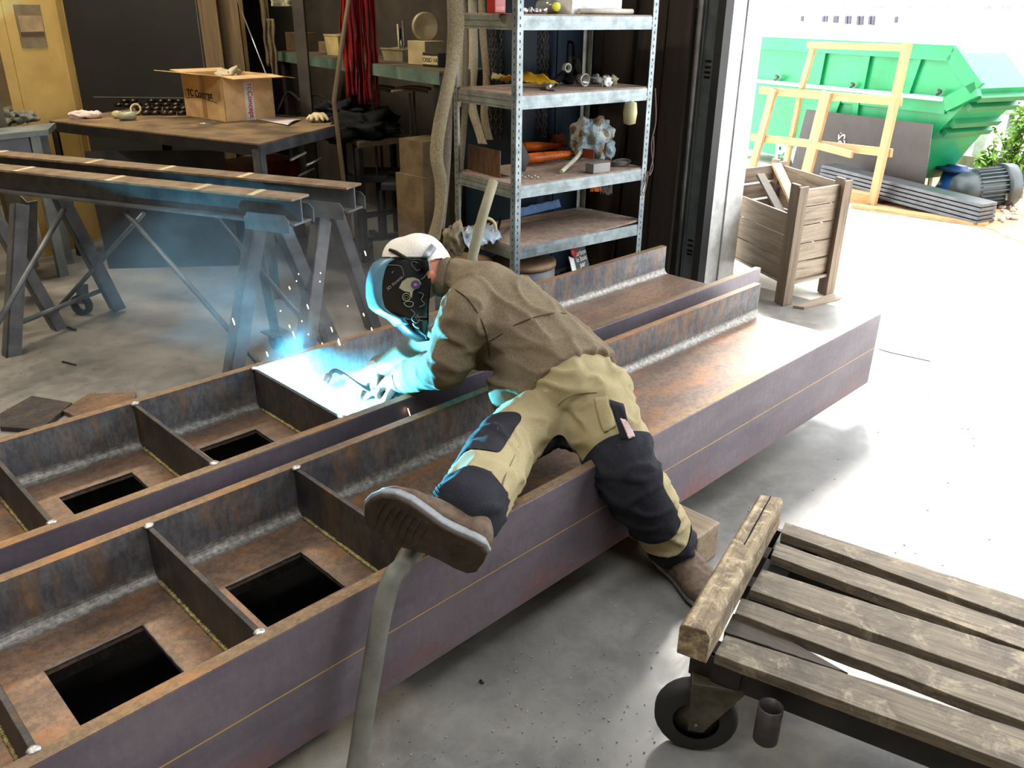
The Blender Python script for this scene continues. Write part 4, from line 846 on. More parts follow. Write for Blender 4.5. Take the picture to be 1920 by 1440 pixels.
# bottom shelf
m = M(); m.grid(lambda a, b: SZ(880+a*62, 468-a*20, 0, .01)+SN*(.0+.16*b)+V((0, 0, .0+.09*math.sin(math.pi*b)*(.7+.5*noise.noise(V((a*4, b*3, 2))))+.03*noise.noise(V((a*9, b*7, 1))))), 20, 14, .001); thing(m, 'clear_film_roll', NT('crinkled_film', .2).m if False else flat('crinkled_film', (150, 164, 176), .2, bump=1.0, scale=40), 'crinkled clear plastic film bundled at the left end of the bottom shelf', 'plastic film')
crump('burlap_scrap', SZ(868, 462, 0)+V((-.03, .03, .03)), .062, flat('tan_film', (134, 120, 96), .6, bump=.8, scale=30), 'tan crumpled scrap spilling from the left of the bottom shelf', 'scrap', (.8, .8, 1.2), 1.3, 8)
hc = SZ(918, 452, 0)+V((0, .03, .05)); m = M(); m.tube([hc+V((.052*math.cos(x), -.02*math.cos(x), .055*math.sin(x)+.005)) for x in [math.pi*(q/20*1.2-.1) for q in range(21)]], .008, 10); thing(m, 'cream_hose_loop', CREAMP, 'cream hose loop on the bottom shelf beside the upright', 'hose')
m = M(); m.tube([SZ(912, 440, 0)+V((0, .0, .01)), SZ(925, 432, 0)+V((0, 0, .05))], .008, 8); m.tube([SZ(930, 448, 0)+V((0, 0, .01)), SZ(938, 430, 0)+V((0, 0, .055))], .008, 8); thing(m, 'pliers', BLACK, 'black-handled pliers lying under the cream hose loop', 'tool')
f0 = SZ(968, 408, 0, .01); f1 = SZ(1052, 388, 0, .01); thing(M().grid(lambda a, b: f0.lerp(f1, a)+V((0, .02*b, .0+b*(.042+.008*noise.noise(V((a*9, 1, 1)))))), 26, 3, .02), 'blue_foam_strip', BLUEF, 'strip of torn light blue foam along the back of the bottom shelf', 'foam')
thing(M().bar(SZ(1080, 392, 0, .012), SZ(1108, 394, 0, .012), .05, .003), 'small_tag', flat('grey_tag', (150, 146, 140), .6), 'small grey tag card at the back of the bottom shelf', 'tag')
# below the rack
for nm, c_, r_, h_, l in (('round_drum', SP(.22, .20, 0), .17, .30, 'round grey drum with brown lid under the rack, nearest the front upright'), ('round_tub', SP(-.10, .30, 0), .15, .33, 'round tub with a brown lid left of the rack foot')):
    m = M(); m.lathe(c_, V((0, 0, 1)), [(0, 0), (0, r_*.95), (h_*.5, r_), (h_*.92, r_), (h_*.92, r_*.0)], 32); o = thing(m, nm, dirt('grey_drum_'+nm, (78, 80, 84), (104, 106, 110), 8, .6), l, 'drum')
    M().lathe(c_+V((0, 0, h_*.92)), V((0, 0, 1)), [(0, 0), (0, r_*1.03), (.022, r_*1.03), (.03, r_*.9), (.024, r_*.5), (.03, 0)], 32).build('lid', dirt('brown_lid', (96, 74, 52), (134, 106, 76), 9, .7), o)
s0 = SP(.53, .02, 0); m = M(); sx = SE*.96+SN*.25; su = V((-.10, .28, .95)); sl_ = [s0, s0+sx*.13, s0+sx*.13+su*.36, s0+su*.36]; m.prism(sl_, SN*.006); sign = thing(m, 'slate_sign', flat('slate', (58, 58, 62), .7), 'dark sign with white hand lettering under the rack', 'sign')
CH = flat('chalk_white', (226, 224, 222), .7)
fn = sx.cross(su).normalized(); fn = fn if fn.dot(R2) < 0 else -fn
text('harbon\nle bois\npar\nbecue', .040, CH, 'sign_lettering', sign, s0+sx*.068+su*.268+fn*.0015, sx, su, .0003)
M().lathe(s0+sx*.012+su*.335+fn*.0012, fn, [(0, .03), (.001, .03), (.001, 0)], 20).build('red_badge', flat('badge_red', (180, 34, 40), .5), sign)
m = M(); m.prism([s0-sx*.04+su*.02, s0+sx*.0+su*.02, s0+sx*.0+su*.3, s0-sx*.04+su*.32], SN*.006); thing(m, 'printed_board', PAPER, 'pale board edge standing left of the dark lettered sign', 'board')
crump('black_sack', SP(.44, .12, .09), .10, BLACK, 'black sack slumped between the drum and the lettered sign', 'sack', (.8, .8, 1.3), .5, 3)
thing(M().tube([Dp(925, 340, 3.35), Dp(905, 405, 3.32), Dp(886, 480, 3.30), Dp(880, 640, 3.30)], [.020, .0205, .021, .021], 14), 'worn_pole', flat('worn_pole_wood', (128, 122, 98), .7, bump=.3), 'stout worn pole leaning in front of the rack, left of its front upright', 'pole')
# ================================================================ straps and chains behind the rack
STRAP = [fabric('beige_webbing', (104, 94, 76), (142, 130, 106), 120), fabric('grey_webbing', (86, 80, 72), (118, 110, 98), 120), fabric('pale_webbing', (140, 132, 112), (176, 166, 142), 120)]
def strap(pts, w_, mat, label, t_=3.9, tw=0.0, seed=0):
    P = bez([Dp(u, v, t_+dt) for u, v, dt in pts], 8); n = len(P)
    def f(a, b):
        i = round(a*(n-1)); an = tw*math.sin(a*5+seed)+.5*noise.noise(V((a*4, seed, 2)))
        return P[i]+(V((R0.x, R0.y, 0))*math.cos(an)+V((R2.x, R2.y, 0))*math.sin(an))*w_*(b-.5)
    thing(M().grid(f, n-1, 2, .004), 'lifting_strap', mat, label, 'strap', 'lifting straps hung behind the rack')
strap([(855, -30, 0), (858, 60, 0), (840, 160, 0), (825, 230, 0), (818, 290, 0), (826, 345, 0), (822, 400, 0), (812, 450, 0)], .060, STRAP[0], 'longest and widest twisted beige strap hanging left of the rack', 3.7, .5, 1)
strap([(843, -30, .1), (846, 60, .1), (842, 150, .1), (838, 300, .1), (826, 430, .1)], .04, STRAP[1], 'narrow grey strap just right of the longest beige strap', 3.9, .4, 4)
strap([(872, -30, 0), (876, 90, 0), (872, 200, 0), (862, 330, 0), (858, 400, 0)], .035, STRAP[1], 'grey strap seen through the left end of the rack, nearest its rear upright', 4.5, .3, 2)
strap([(885, -30, 0), (888, 100, 0), (884, 190, 0), (896, 240, 0), (905, 270, 0)], .05, STRAP[2], 'pale strap with pointed end seen through the left end of the rack', 4.5, .3, 7)
strap([(902, -30, 0), (905, 60, 0), (912, 150, 0), (908, 215, 0), (918, 262, 0)], .04, STRAP[0], 'beige strap beside the chains behind the rack', 4.5, .4, 9)
strap([(866, -30, .1), (865, 120, .1), (860, 200, .1)], .025, STRAP[2], 'thin pale strap with blue tip near the rear left upright', 4.4, .2, 5)
CHAIN = dirt('dark_chain_steel', (70, 62, 56), (120, 108, 98), 30, .4, .8)
def chain(u, v0, v1, t_, label, grp):
    a = Dp(u, v0, t_); h = a.z-Dp(u, v1, t_).z; m = M(); n = int(h/.026)
    ofs = 0
    for k in range(n):
        c = a-V((0, 0, .026*k)); d = V((R0.x, R0.y, 0)).normalized() if k % 2 else V((R2.x, R2.y, 0)).normalized()
        m.tube([c+d*.0085*math.cos(x)+V((0, 0, .017*math.sin(x))) for x in [2*math.pi*q/10 for q in range(10)]], .003, 5, closed=True)
    thing(m, 'steel_chain', CHAIN, label, 'chain', grp)
for k, u in enumerate((918, 924, 930, 936, 941)): chain(u, -20, 262+k*5, 4.45+.03*(k % 2), 'dark chain hanging behind the left end of the rack beside the straps', 'chains behind the left end of the rack')
for k, u in enumerate((1000, 1007, 1014, 1021, 1028)): chain(u, -20, 268+k*4, 4.5+.03*(k % 2), 'dark chain hanging behind the middle of the rack', 'chains behind the middle of the rack')
thing(M().bar(Dp(840, -60, 4.2), Dp(1060, -60, 4.7), .06, .08), 'hanging_rail', BLACKSTEEL, 'steel rail carrying the straps and chains', 'rail')
DKB = NT('dark_blue_paint', .5); DKB.col(S((20, 38, 56))); DKB = DKB.m
ca = Z(1098, 470, .10); root = T('blue_cabinet', 'dark blue steel cabinet standing behind the right end of the rack', 'cabinet', (.45, 2.4, 0))
M().box((.17, 2.25, 0), (.84, 2.65, 2.3)).build('cabinet_body', DKB, root); M().box((.19, 2.238, .05), (.50, 2.249, 2.25)).build('cabinet_door', DKB, root); M().box((.51, 2.238, .05), (.82, 2.249, 2.25)).build('cabinet_door', DKB, root)
M().tube(bez([V((.60, 2.235, 1.16)), V((.60, 2.20, 1.18)), V((.60, 2.20, 1.32)), V((.60, 2.235, 1.34))]), .008, 8).build('cabinet_handle', BLACK, root)
thing(M().lathe(Dp(1180, 235, 4.25), V((0, 0, 1)), [(0, 0), (.01, .03), (.06, .036), (.11, .03), (.12, 0)], 20), 'cream_float', flat('cream_green_plastic', (180, 176, 132), .5), 'cream-green rounded plastic piece hanging behind the plastic bag', 'plastic piece')
for k, (y0, w_, h_, l) in enumerate([(1.53, .16, 3.2, 'dark board against the wall nearest the door track'), (1.70, .20, 1.75, 'middle dark board leaning against the wall by the door'), (1.92, .22, 1.62, 'dark board furthest from the door, next to the rack')]):
    m = M(); xb = XW-.13-.02*k; m.hexa([(xb, y0, 0), (xb+.025, y0, 0), (xb+.025, y0+w_, 0), (xb, y0+w_, 0)], [(XW-.05, y0+.02, h_), (XW-.025, y0+.02, h_), (XW-.025, y0+w_, h_-.03), (XW-.05, y0+w_, h_-.03)])
    thing(m, 'dark_board', wood('dark_board_wood_%d' % k, (38, 28, 22), (56, 42, 32), tilt=90, scale=10, dark=(16, 12, 10), bump=.2), l, 'board', 'dark boards beside the door')
struct(M().box((XW-.016, 1.50, 1.52), (XW-.0125, 1.72, 2.4)).build('trim_7', flat('beige_lining', (112, 98, 84), .8)))
# ================================================================ work table
TZ = .85; tq = [Z(92, 226, TZ), Z(485, 270, TZ), Z(665, 226, TZ), Z(140, 204, TZ)]; tq[3] = tq[0]+(tq[2]-tq[1])*.95
tc = (tq[0]+tq[2])/2; table = T('work_table', 'long steel work table with a grimy brown top carrying the cardboard box', 'table', (tc.x, tc.y, 0))
TTOP = dirt('grimy_table_top', (78, 64, 48), (136, 112, 82), 5, .6, 0, .2)
M().hexa([p-V((0, 0, .008)) for p in tq], tq).build('tabletop', TTOP, table)
def inset(i, d): 
    p = tq[i]; c = tc; return p+(V((c.x, c.y, 0))-V((p.x, p.y, 0))).normalized()*d
for i in range(4):
    a_, b_ = tq[i], tq[(i+1) % 4]; inn = (V((tc.x, tc.y, 0))-V(((a_.x+b_.x)/2, (a_.y+b_.y)/2, 0))).normalized()*.004
    M().bar(a_+inn-V((0, 0, .036)), b_+inn-V((0, 0, .036)), .006, .055).build('apron', GREYSTEEL if i == 1 else BLACKSTEEL, table)
    p = tq[i]; u_ = (tq[(i+1) % 4]-p); v_ = (tq[i-1]-p); u_.z = v_.z = 0
    M().ang(V((p.x, p.y, 0)), V((p.x, p.y, TZ-.03)), .055, .006, u_, v_).build('leg', GREYSTEEL if i in (1, 2) else BLACKSTEEL, table)
pa, pb = Z(205, 503), Z(455, 497); m = M(); lean = V((.02, .10, .70)); m.prism([pa, pb, pb+lean, pa+lean], V((0, 0, .0))+(pb-pa).cross(lean).normalized()*.012)
thing(m, 'leaning_steel_plate', BLACKSTEEL, 'large blue-black steel plate standing on the floor under the work table', 'steel plate')
bz = TZ; b0, b1, b2 = Z(425, 230, bz), Z(350, 218, bz), Z(517, 222, bz); b3 = b1+b2-b0; H_ = .265
box = T('cardboard_box', 'open brown cardboard box with black and red lettering on the work table', 'box', tuple((b0+b3)/2))
up_ = V((0, 0, H_)); CARDI = flat('cardboard_inside', (190, 150, 104), .8)
for a_, b_ in ((b0, b1), (b0, b2), (b1, b3), (b2, b3)):
    c_ = (b0+b3)/2; inn = (c_-(a_+b_)/2); inn.z = 0; inn.normalize(); M().prism([a_+V((0, 0, .001)), b_+V((0, 0, .001)), b_+up_, a_+up_], inn*.004).build('box_side', CARD, box)
M().prism([b0+V((0, 0, .001)), b1+V((0, 0, .001)), b3+V((0, 0, .001)), b2+V((0, 0, .001))], (0, 0, .004)).build('box_bottom', CARDI, box)
nL_ = (b0-b2); nL_.z = 0; nL_.normalize(); nR_ = (b0-b1); nR_.z = 0; nR_.normalize()
for a_, b_, n_, l_, s_ in ((b0, b1, nL_, .17, .02), (b0, b2, nR_, .13, -.01), (b2, b3, -nL_, .17, -.03), (b1, b3, -nR_, .13, .01)):
    M().prism([a_+up_, b_+up_, b_+up_+n_*l_+V((0, 0, s_)), a_+up_+n_*l_+V((0, 0, s_))], (0, 0, .004)).build('flap', CARD, box)
DKP = flat('dark_print', (52, 40, 30), .8); REDP = flat('red_print', (196, 44, 60), .7)
e1 = (b0-b1).normalized(); text('TC Concept', .058, DKP, 'box_print', box, b1.lerp(b0, .42)+V((0, 0, H_*.56))+nL_*.0012, e1, (0, 0, 1), bold=.0015)
M().tube([b1.lerp(b0, t_)+V((0, 0, H_*(.42+.06*math.sin(t_*4))))+nL_*.0012 for t_ in [.08+.75*k/14 for k in range(15)]], .0018, 4).build('swoosh_print', DKP, box)
e2 = (b2-b0).normalized(); lc_ = b0.lerp(b2, .50); M().prism([lc_-e2*.03+V((0, 0, .002)), lc_+e2*.03+V((0, 0, .002)), lc_+e2*.03+V((0, 0, H_*.86)), lc_-e2*.03+V((0, 0, H_*.86))], nR_*.0008).build('paper_label', PAPER, box)
text('Concept', .046, REDP, 'label_lettering', box, lc_+V((0, 0, H_*.36))+nR_*.0016+e2*.006, (0, 0, -1), e2, bold=.001); text('TC', .036, DKP, 'label_lettering', box, lc_+V((0, 0, H_*.76))+nR_*.0016+e2*.006, (0, 0, -1), e2)
M().prism([b1.lerp(b0, .46)+nL_*.001+V((0, 0, .01)), b1.lerp(b0, .56)+nL_*.001+V((0, 0, .01)), b1.lerp(b0, .56)+nL_*.001+V((0, 0, H_)), b1.lerp(b0, .46)+nL_*.001+V((0, 0, H_))], nL_*.0004).build('packing_tape', flat('brown_tape', (170, 128, 84), .3), box)
crump('crumpled_paper', (b0+b3)/2+V((.05, .06, H_-.02)), .055, flat('cream_paper', (206, 190, 158), .8), 'crumpled cream paper showing above the open box', 'paper', (1.3, 1, .7), 1.6, 5)
def gloves(u, v, r_, label, mat, seed, h=TZ):
    c = Z(u, v, h)+V((0, 0, r_*.5)); m = M(); m.ball(c, r_, 12, .7, (1.2, .9, .6), seed)
    for k in range(5): a = -.9+.45*k+seed; d = V((math.cos(a), math.sin(a), 0)); m.tube([c+d*r_*.6, c+d*r_*1.2+V((0, 0, .01)), c+d*r_*(1.6+.1*(k % 2))-V((0, 0, r_*.25))], [.015, .014, .010], 8)
    me = bake(m, .005, 3, lambda p, n: noise.noise(p*40)*.003); mm = M(); mm.v = [v_.co.copy() for v_ in me.vertices]; mm.f = [tuple(p.vertices) for p in me.polygons]; mm.sm = [True]*len(mm.f)
    return thing(mm, 'work_glove', mat, label, 'glove')
PG = fabric('pinkish_glove_cloth', (196, 176, 172), (226, 210, 204), 80)
gloves(148, 222, .045, 'left one of two pinkish-white gloves at the left end of the work table', PG, .4); gloves(176, 222, .042, 'right one of two pinkish-white gloves, nearer the round parts', PG, 2.2)
gloves(598, 228, .052, 'cream leather glove at the right end of the work table', fabric('cream_leather', (186, 172, 132), (222, 210, 170), 60), 4.0)
pp = [Z(472, 222, TZ+.003), Z(540, 236, TZ+.003), Z(566, 224, TZ+.003), Z(505, 217, TZ+.003)]
thing(M().grid(lambda a, b: pp[0].lerp(pp[1], a).lerp(pp[3].lerp(pp[2], a), b)+V((0, 0, .012*a*a*abs(math.sin(b*3+.4))+.001)), 10, 8, .0006), 'paper_sheet', flat('pink_white_paper', (214, 200, 202), .8), 'loose white paper sheets on the table right of the box', 'paper')
RG = dirt('oily_black_part', (26, 22, 20), (64, 54, 46), 60, .25, .7); kk = 0
for r_, (us, v) in enumerate([((222, 240, 258, 276, 294, 312, 330), 200), ((262, 278, 296, 314, 331, 343), 207), ((272, 292, 308, 324, 340), 216), ((232, 250, 286, 302, 318, 334), 193)]):
    for u in us:
        c = Z(u, v, TZ)+V((random.uniform(-.01, .01), random.uniform(-.01, .01), 0)); hgt = random.choice((.022, .026)); m = M(); m.ring(c, c+V((0, 0, hgt)), .032, .020, 14)
        thing(m, 'round_machine_part', RG, 'oily black ring-shaped part in the spread left of the cardboard box', 'machine part', 'black round parts on the work table')
c = Z(257, 216, TZ)+V((0, 0, .036)); thing(M().ring(c-R2*.012+V((0, 0, 0)), c+R2*.012, .036, .028, 24), 'pale_ring', CREAMP, 'pale ring standing upright among the black parts', 'ring')
m = M(); c = Z(240, 226, TZ); m.lathe(c+V((0, 0, .028)), V((.8, -.3, 0)), [(-.05, 0), (-.048, .024), (.03, .028), (.05, .020), (.055, 0)], 18); thing(m, 'clear_green_jar', flat('green_glass', (150, 156, 130), .25), 'pale green lying jar in front of the black parts', 'jar')
m = M(); c = Z(222, 222, TZ); m.ball(c+V((0, 0, .024)), .032, 9, .5, (1.1, .9, .8), 4); thing(m, 'cream_tape_lump', CREAMP, 'cream lump of tape left of the pale green jar', 'tape')
m = M(); c = Z(390, 234, TZ)+V((0, 0, .004))
for k in range(3): m.tube([c+V((.06*math.cos(x)*(1-.1*k), .035*math.sin(x)+.01*k, .004+.006*abs(math.sin(x*1.5+k)))) for x in [2*math.pi*q/20 for q in range(20)]], .0018, 5, closed=True)
thing(m, 'wire_loop', SILV, 'loop of thin shiny wire in front of the cardboard box', 'wire')
# left bench, locker, black cabinet, boards
BG = dirt('blue_grey_bench', (86, 92, 92), (120, 126, 122), 6, .6); BZ = .85; lb = [Z(-160, 268, BZ), Z(90, 243, BZ)]; bk = V((.14, .30, 0))
bench = T('grey_bench', 'blue-grey metal bench at the left edge with rags heaped on it', 'bench', tuple(V((lb[0].x, lb[0].y, 0))))
M().hexa([lb[0]-V((0, 0, .03)), lb[1]-V((0, 0, .03)), lb[1]+bk-V((0, 0, .03)), lb[0]+bk-V((0, 0, .03))], [lb[0], lb[1], lb[1]+bk, lb[0]+bk]).build('bench_top', BG, bench)
d_ = (lb[1]-lb[0]).normalized(); M().hexa([lb[0]+bk*.05-V((0, 0, .12)), lb[1]-d_*.12+bk*.05-V((0, 0, .12)), lb[1]-d_*.12+bk*.5-V((0, 0, .12)), lb[0]+bk*.5-V((0, 0, .12))], [lb[0]+bk*.05-V((0, 0, .031)), lb[1]-d_*.12+bk*.05-V((0, 0, .031)), lb[1]-d_*.12+bk*.5-V((0, 0, .031)), lb[0]+bk*.5-V((0, 0, .031))]).build('drawer', dirt('grey_violet_drawer', (76, 74, 80), (96, 94, 100), 6, .6), bench)
for p in (lb[0], lb[1]-d_*.08, lb[1]-d_*.08+bk*.85, lb[0]+bk*.85): M().bar(V((p.x, p.y+.03, 0)), V((p.x, p.y+.03, BZ-.03)), .05, .05).build('leg', BG, bench)
for k, (u, v, l, cc, sc_) in enumerate([(12, 214, 'pale grey rag at the left edge of the picture, lowest of the rag heap', (164, 160, 142), 1), (30, 206, 'cream and grey rag in the heap beside the yellow locker', (150, 144, 124), 1.2), (48, 214, 'small grey-white rag at the right end of the rag heap', (140, 140, 130), .8)]):
    crump('cotton_rag', Z(u+6, v+18, BZ)+V((0, .03, .03)), .06*sc_, fabric('rag_cotton_%d' % k, tuple(x-50 for x in cc), cc, 40), l, 'rag', (1.3, 1, .6), 1.5, k*3+1)
YELL = dirt('yellow_locker_paint', (186, 152, 84), (214, 180, 106), 3, .55); la, lc2 = Z(98, 536), Z(200, 503); la, lc2 = [V((CAM.x, CAM.y, 0))+(V((p.x, p.y, 0))-V((CAM.x, CAM.y, 0)))*1.13 for p in (la, lc2)]; ld = V((.07, .10, 0)); lr = T('yellow_locker', 'tall dirty-yellow steel locker with a label plate behind the bench', 'locker', tuple(la))
M().hexa([la, lc2, lc2+ld, la+ld], [p+V((0, 0, 2.1)) for p in (la, lc2, lc2+ld, la+ld)]).build('locker_body', YELL, lr)
fd = (lc2-la).normalized(); fnn = V((fd.y, -fd.x, 0)); fnn = fnn if fnn.dot(R2) < 0 else -fnn; wl = (lc2-la).length
M().prism([la+fd*wl*.16+V((0, 0, .05)), la+fd*wl*.93+V((0, 0, .05)), la+fd*wl*.93+V((0, 0, 2.05)), la+fd*wl*.16+V((0, 0, 2.05))], fnn*.006).build('locker_door', YELL, lr)
def lk(a, z_): return la+fd*wl*a+V((0, 0, z_))+fnn*.008
M().prism([lk(.32, 1.26), lk(.72, 1.26), lk(.72, 1.50), lk(.32, 1.50)], fnn*.003).build('label_holder', dirt('grey_plate', (120, 104, 78), (140, 124, 96), 12, .6), lr)
M().prism([lk(.34, 1.35)+fnn*.004, lk(.70, 1.35)+fnn*.004, lk(.70, 1.44)+fnn*.004, lk(.34, 1.44)+fnn*.004], fnn*.002).build('door_label', flat('tan_label', (190, 160, 114), .7), lr); M().prism([lk(.34, 1.325)+fnn*.004, lk(.70, 1.325)+fnn*.004, lk(.70, 1.345)+fnn*.004, lk(.34, 1.345)+fnn*.004], fnn*.002).build('label_slot', flat('slot_brown', (92, 74, 52), .7), lr)
# machine column left of locker
q_ = Z(52, 500); m = M(); m.bar(V((q_.x, q_.y, 0)), V((q_.x, q_.y, 2.2)), .10, .10, (0, 1, 0)); thing(m, 'brown_post', dirt('brown_grey_post', (74, 66, 50), (96, 86, 66), 6, .7), 'brown-grey upright post along the left side of the yellow locker', 'post')
mm_ = M(); c = Z(-30, 250, BZ)+V((0, .04, 0)); mm_.box((c.x-.22, c.y-.02, .851), (c.x+.0, c.y+.18, 1.22)); mc = thing(mm_, 'bench_machine', BLACKSTEEL, 'dark machine standing on the bench at the left edge', 'machine', bevel=.02)
M().box((c.x-.08, c.y-.032, 1.0), (c.x-.02, c.y-.02, 1.14)).build('machine_plate', flat('pale_plate', (150, 144, 128), .6), mc)
bl = Dp(118, 6, 6.2); br = Dp(388, 8, 6.2); rt = V((R0.x, R0.y, 0)).normalized(); fwd_ = V((R2.x, R2.y, 0)).normalized(); wd_ = (br-bl).length
br = V((bl.x, bl.y, 0))+rt*wd_; bl0 = V((bl.x, bl.y, 0)); root = T('black_cabinet', 'wide matt black steel cabinet behind the work table', 'cabinet', tuple(bl0))
M().hexa([bl0, br, br+fwd_*.4, bl0+fwd_*.4], [p+V((0, 0, 1.56)) for p in (bl0, br, br+fwd_*.4, bl0+fwd_*.4)]).build('cabinet_body', flat('board_black', (26, 25, 25), .55), root)
LN = flat('worn_edge_grey', (110, 106, 96), .5, .2)
M().prism([bl0+rt*.10+V((0, 0, .85)), bl0+rt*(wd_-.02)+V((0, 0, .85)), bl0+rt*(wd_-.02)+V((0, 0, .858)), bl0+rt*.10+V((0, 0, .858))], -fwd_*.004).build('lower_lip', LN, root)
M().prism([bl0+V((0, 0, 1.548)), br+V((0, 0, 1.548)), br+V((0, 0, 1.56)), bl0+V((0, 0, 1.56))], -fwd_*.004).build('top_lip', LN, root); M().prism([bl0+rt*(wd_-.085)+V((0, 0, .9)), bl0+rt*(wd_-.078)+V((0, 0, .9)), bl0+rt*(wd_-.078)+V((0, 0, 1.55)), bl0+rt*(wd_-.085)+V((0, 0, 1.55))], -fwd_*.004).build('edge_line', LN, root)
struct(M().hexa([Dp(-300, 600, 7.6).xy.to_3d(), Dp(520, 600, 7.6).xy.to_3d(), Dp(520, 600, 7.7).xy.to_3d(), Dp(-300, 600, 7.7).xy.to_3d()], [V((p.x, p.y, 4.3)) for p in (Dp(-300, 600, 7.6), Dp(520, 600, 7.6), Dp(520, 600, 7.7), Dp(-300, 600, 7.7))]).build('wall_partition', dirt('ochre_partition', (140, 112, 64), (176, 146, 88), 3, .8)))
BW = wood('brown_board_wood', (96, 78, 54), (130, 108, 78), tilt=90, scale=9, dark=(50, 40, 28), bump=.2)
for k, (u, w_, l, t_) in enumerate([(400, .07, 'brown board leaning right behind the black cabinet edge', 6.1), (425, .08, 'wider brown board standing right of the cabinet', 6.2), (449, .03, 'narrow brown lath right of the two brown boards', 6.1)]):
    p = Dp(u, 60, t_); m = M(); m.bar(V((p.x, p.y, 0)), V((p.x, p.y+.06, 2.6)), w_*1.9, .03, fwd_); thing(m, 'brown_board', BW, l, 'board', 'brown boards right of the black cabinet')
thing(M().tube([Dp(441, -10, 5.9), Dp(500, 142, 5.6)], .005, 6), 'thin_rod', SILV, 'thin bright rod slanting behind the cardboard box', 'rod')
LEA = fabric('brown_leather_apron', (84, 74, 56), (118, 106, 82), 40)
def hang(u0, u1, v0, v1, t_, mat, name, label, cat, amp=.03, seed=0, nx=16, ny=20, group=None):
    a0 = Dp(u0, v0, t_); b0_ = Dp(u1, v0, t_); z1 = Dp(u0, v1, t_).z
    return thing(M().grid(lambda a, b: V((0, 0, 0))+a0.lerp(b0_, a)+fwd_*amp*math.sin(a*9+seed+1.5*noise.noise(V((a*3, b*2, seed))))*(.4+.6*b)+V((0, 0, -(a0.z-z1)*b))+rt*.015*noise.noise(V((b*4, a*2, seed))), nx, ny, .004), name, mat, label, cat, group)
hang(484, 500, -20, 128, 5.9, LEA, 'leather_sleeve', 'long brown leather sleeve hanging left of the dark steel post', 'leather garment', .03, 1); hang(500, 513, 35, 150, 5.8, LEA, 'leather_apron', 'shorter brown leather piece hanging beside the long sleeve', 'leather garment', .02, 3)
hang(508, 555, -20, 12, 5.6, fabric('pale_green_cloth', (150, 152, 124), (186, 188, 158), 60), 'pale_cloth', 'pale green cloth hanging at the top edge of the picture', 'cloth', .03, 5)
q_ = Dp(575, 190, 5.5); m = M(); m.bar(V((q_.x, q_.y, 0)), V((q_.x, q_.y, 4.2)), .07, .05, fwd_); thing(m, 'steel_post', dirt('brown_primer_post', (56, 50, 46), (76, 68, 62), 6, .7), 'dark brown steel post rising in front of the teal shelf', 'post')
# teal shelf on the right wall
TEAL = dirt('teal_paint', (64, 84, 76), (96, 116, 104), 7, .6); sz = 1.2; ta, tb, tcx = Z(520, 96, sz), Z(690, 113, sz), Z(822, 134, sz)
tsh = T('teal_wall_shelf', 'long shelf with a dull teal front edge, loaded with tubs and boxes', 'shelf', (ta.x+.3, (ta.y+tcx.y)/2, 0))
for a_, b_ in ((ta, tcx),):
    w3 = V((.45, 0, 0)); M().hexa([a_-V((0, 0, .01)), b_-V((0, 0, .01)), b_+w3-V((0, 0, .01)), a_+w3-V((0, 0, .01))], [a_, b_, b_+w3, a_+w3]).build('shelf_board', dirt('dusty_board', (60, 50, 36), (84, 70, 50), 6, .9), tsh); M().bar(a_-V((0, 0, .035)), b_-V((0, 0, .035)), .01, .065).build('front_edge', TEAL, tsh)
    for t_ in (.02, .5, .98): q_ = a_.lerp(b_, t_)+V((.04, 0, 0)); M().bar(V((q_.x, q_.y, 0)), V((q_.x, q_.y, sz-.02)), .05, .05, (0, 1, 0)).build('shelf_leg', BLACKSTEEL, tsh)
def onsh(u, v): return Z(u, v, sz)+V((.0, 0, .001))
def tub(u, v, w_, h_, mat, label, l_=.22):
    c = onsh(u, v)+V((.10, 0, 0)); m = M(); k = .86; dx, dy = w_/2, l_/2
    o_ = lambda s_, z_: [c+V((-dx*s_, -dy*s_, z_)), c+V((dx*s_, -dy*s_, z_)), c+V((dx*s_, dy*s_, z_)), c+V((-dx*s_, dy*s_, z_))]
    A, B, C_, D_ = o_(k, 0), o_(1, h_), o_(.95, h_), o_(k*.94, .006); m.add(A+B+C_+D_, [(3, 2, 1, 0)]+[(i, (i+1) % 4, 4+(i+1) % 4, 4+i) for i in range(4)]+[(4+i, 4+(i+1) % 4, 8+(i+1) % 4, 8+i) for i in range(4)]+[(8+i, 8+(i+1) % 4, 12+(i+1) % 4, 12+i) for i in range(4)]+[(12, 13, 14, 15)])
    t_ = thing(m, 'plastic_tub', mat, label, 'tub'); M().tube([p for p in o_(1.0, h_)], .006, 6, closed=True).build('tub_rim', mat, t_); return c
tub(618, 104, .16, .13, flat('cream_tub', (196, 178, 122), .5), 'cream plastic tub on the teal shelf left of the red strips', .17); c = tub(728, 115, .14, .07, flat('grey_cream_tub', (156, 146, 112), .5), 'low grey-cream tub of tools on the teal shelf', .22)
for k, (dx, dy, a) in enumerate([(-.03, -.05, .1), (.0, .0, -.15), (.03, .05, .2), (.02, -.02, .35)]): thing(M().tube([c+V((dx, dy, .02)), c+V((dx+a*.2, dy+a*.3, .17+.02*k))], .006, 6), 'hand_tool', [SILV, BLACK, CREAMP, GREYSTEEL][k], ['shiny chisel standing in the low tub', 'black tool standing in the low tub', 'cream-handled tool in the low tub', 'grey steel tool leaning in the low tub'][k], 'tool')
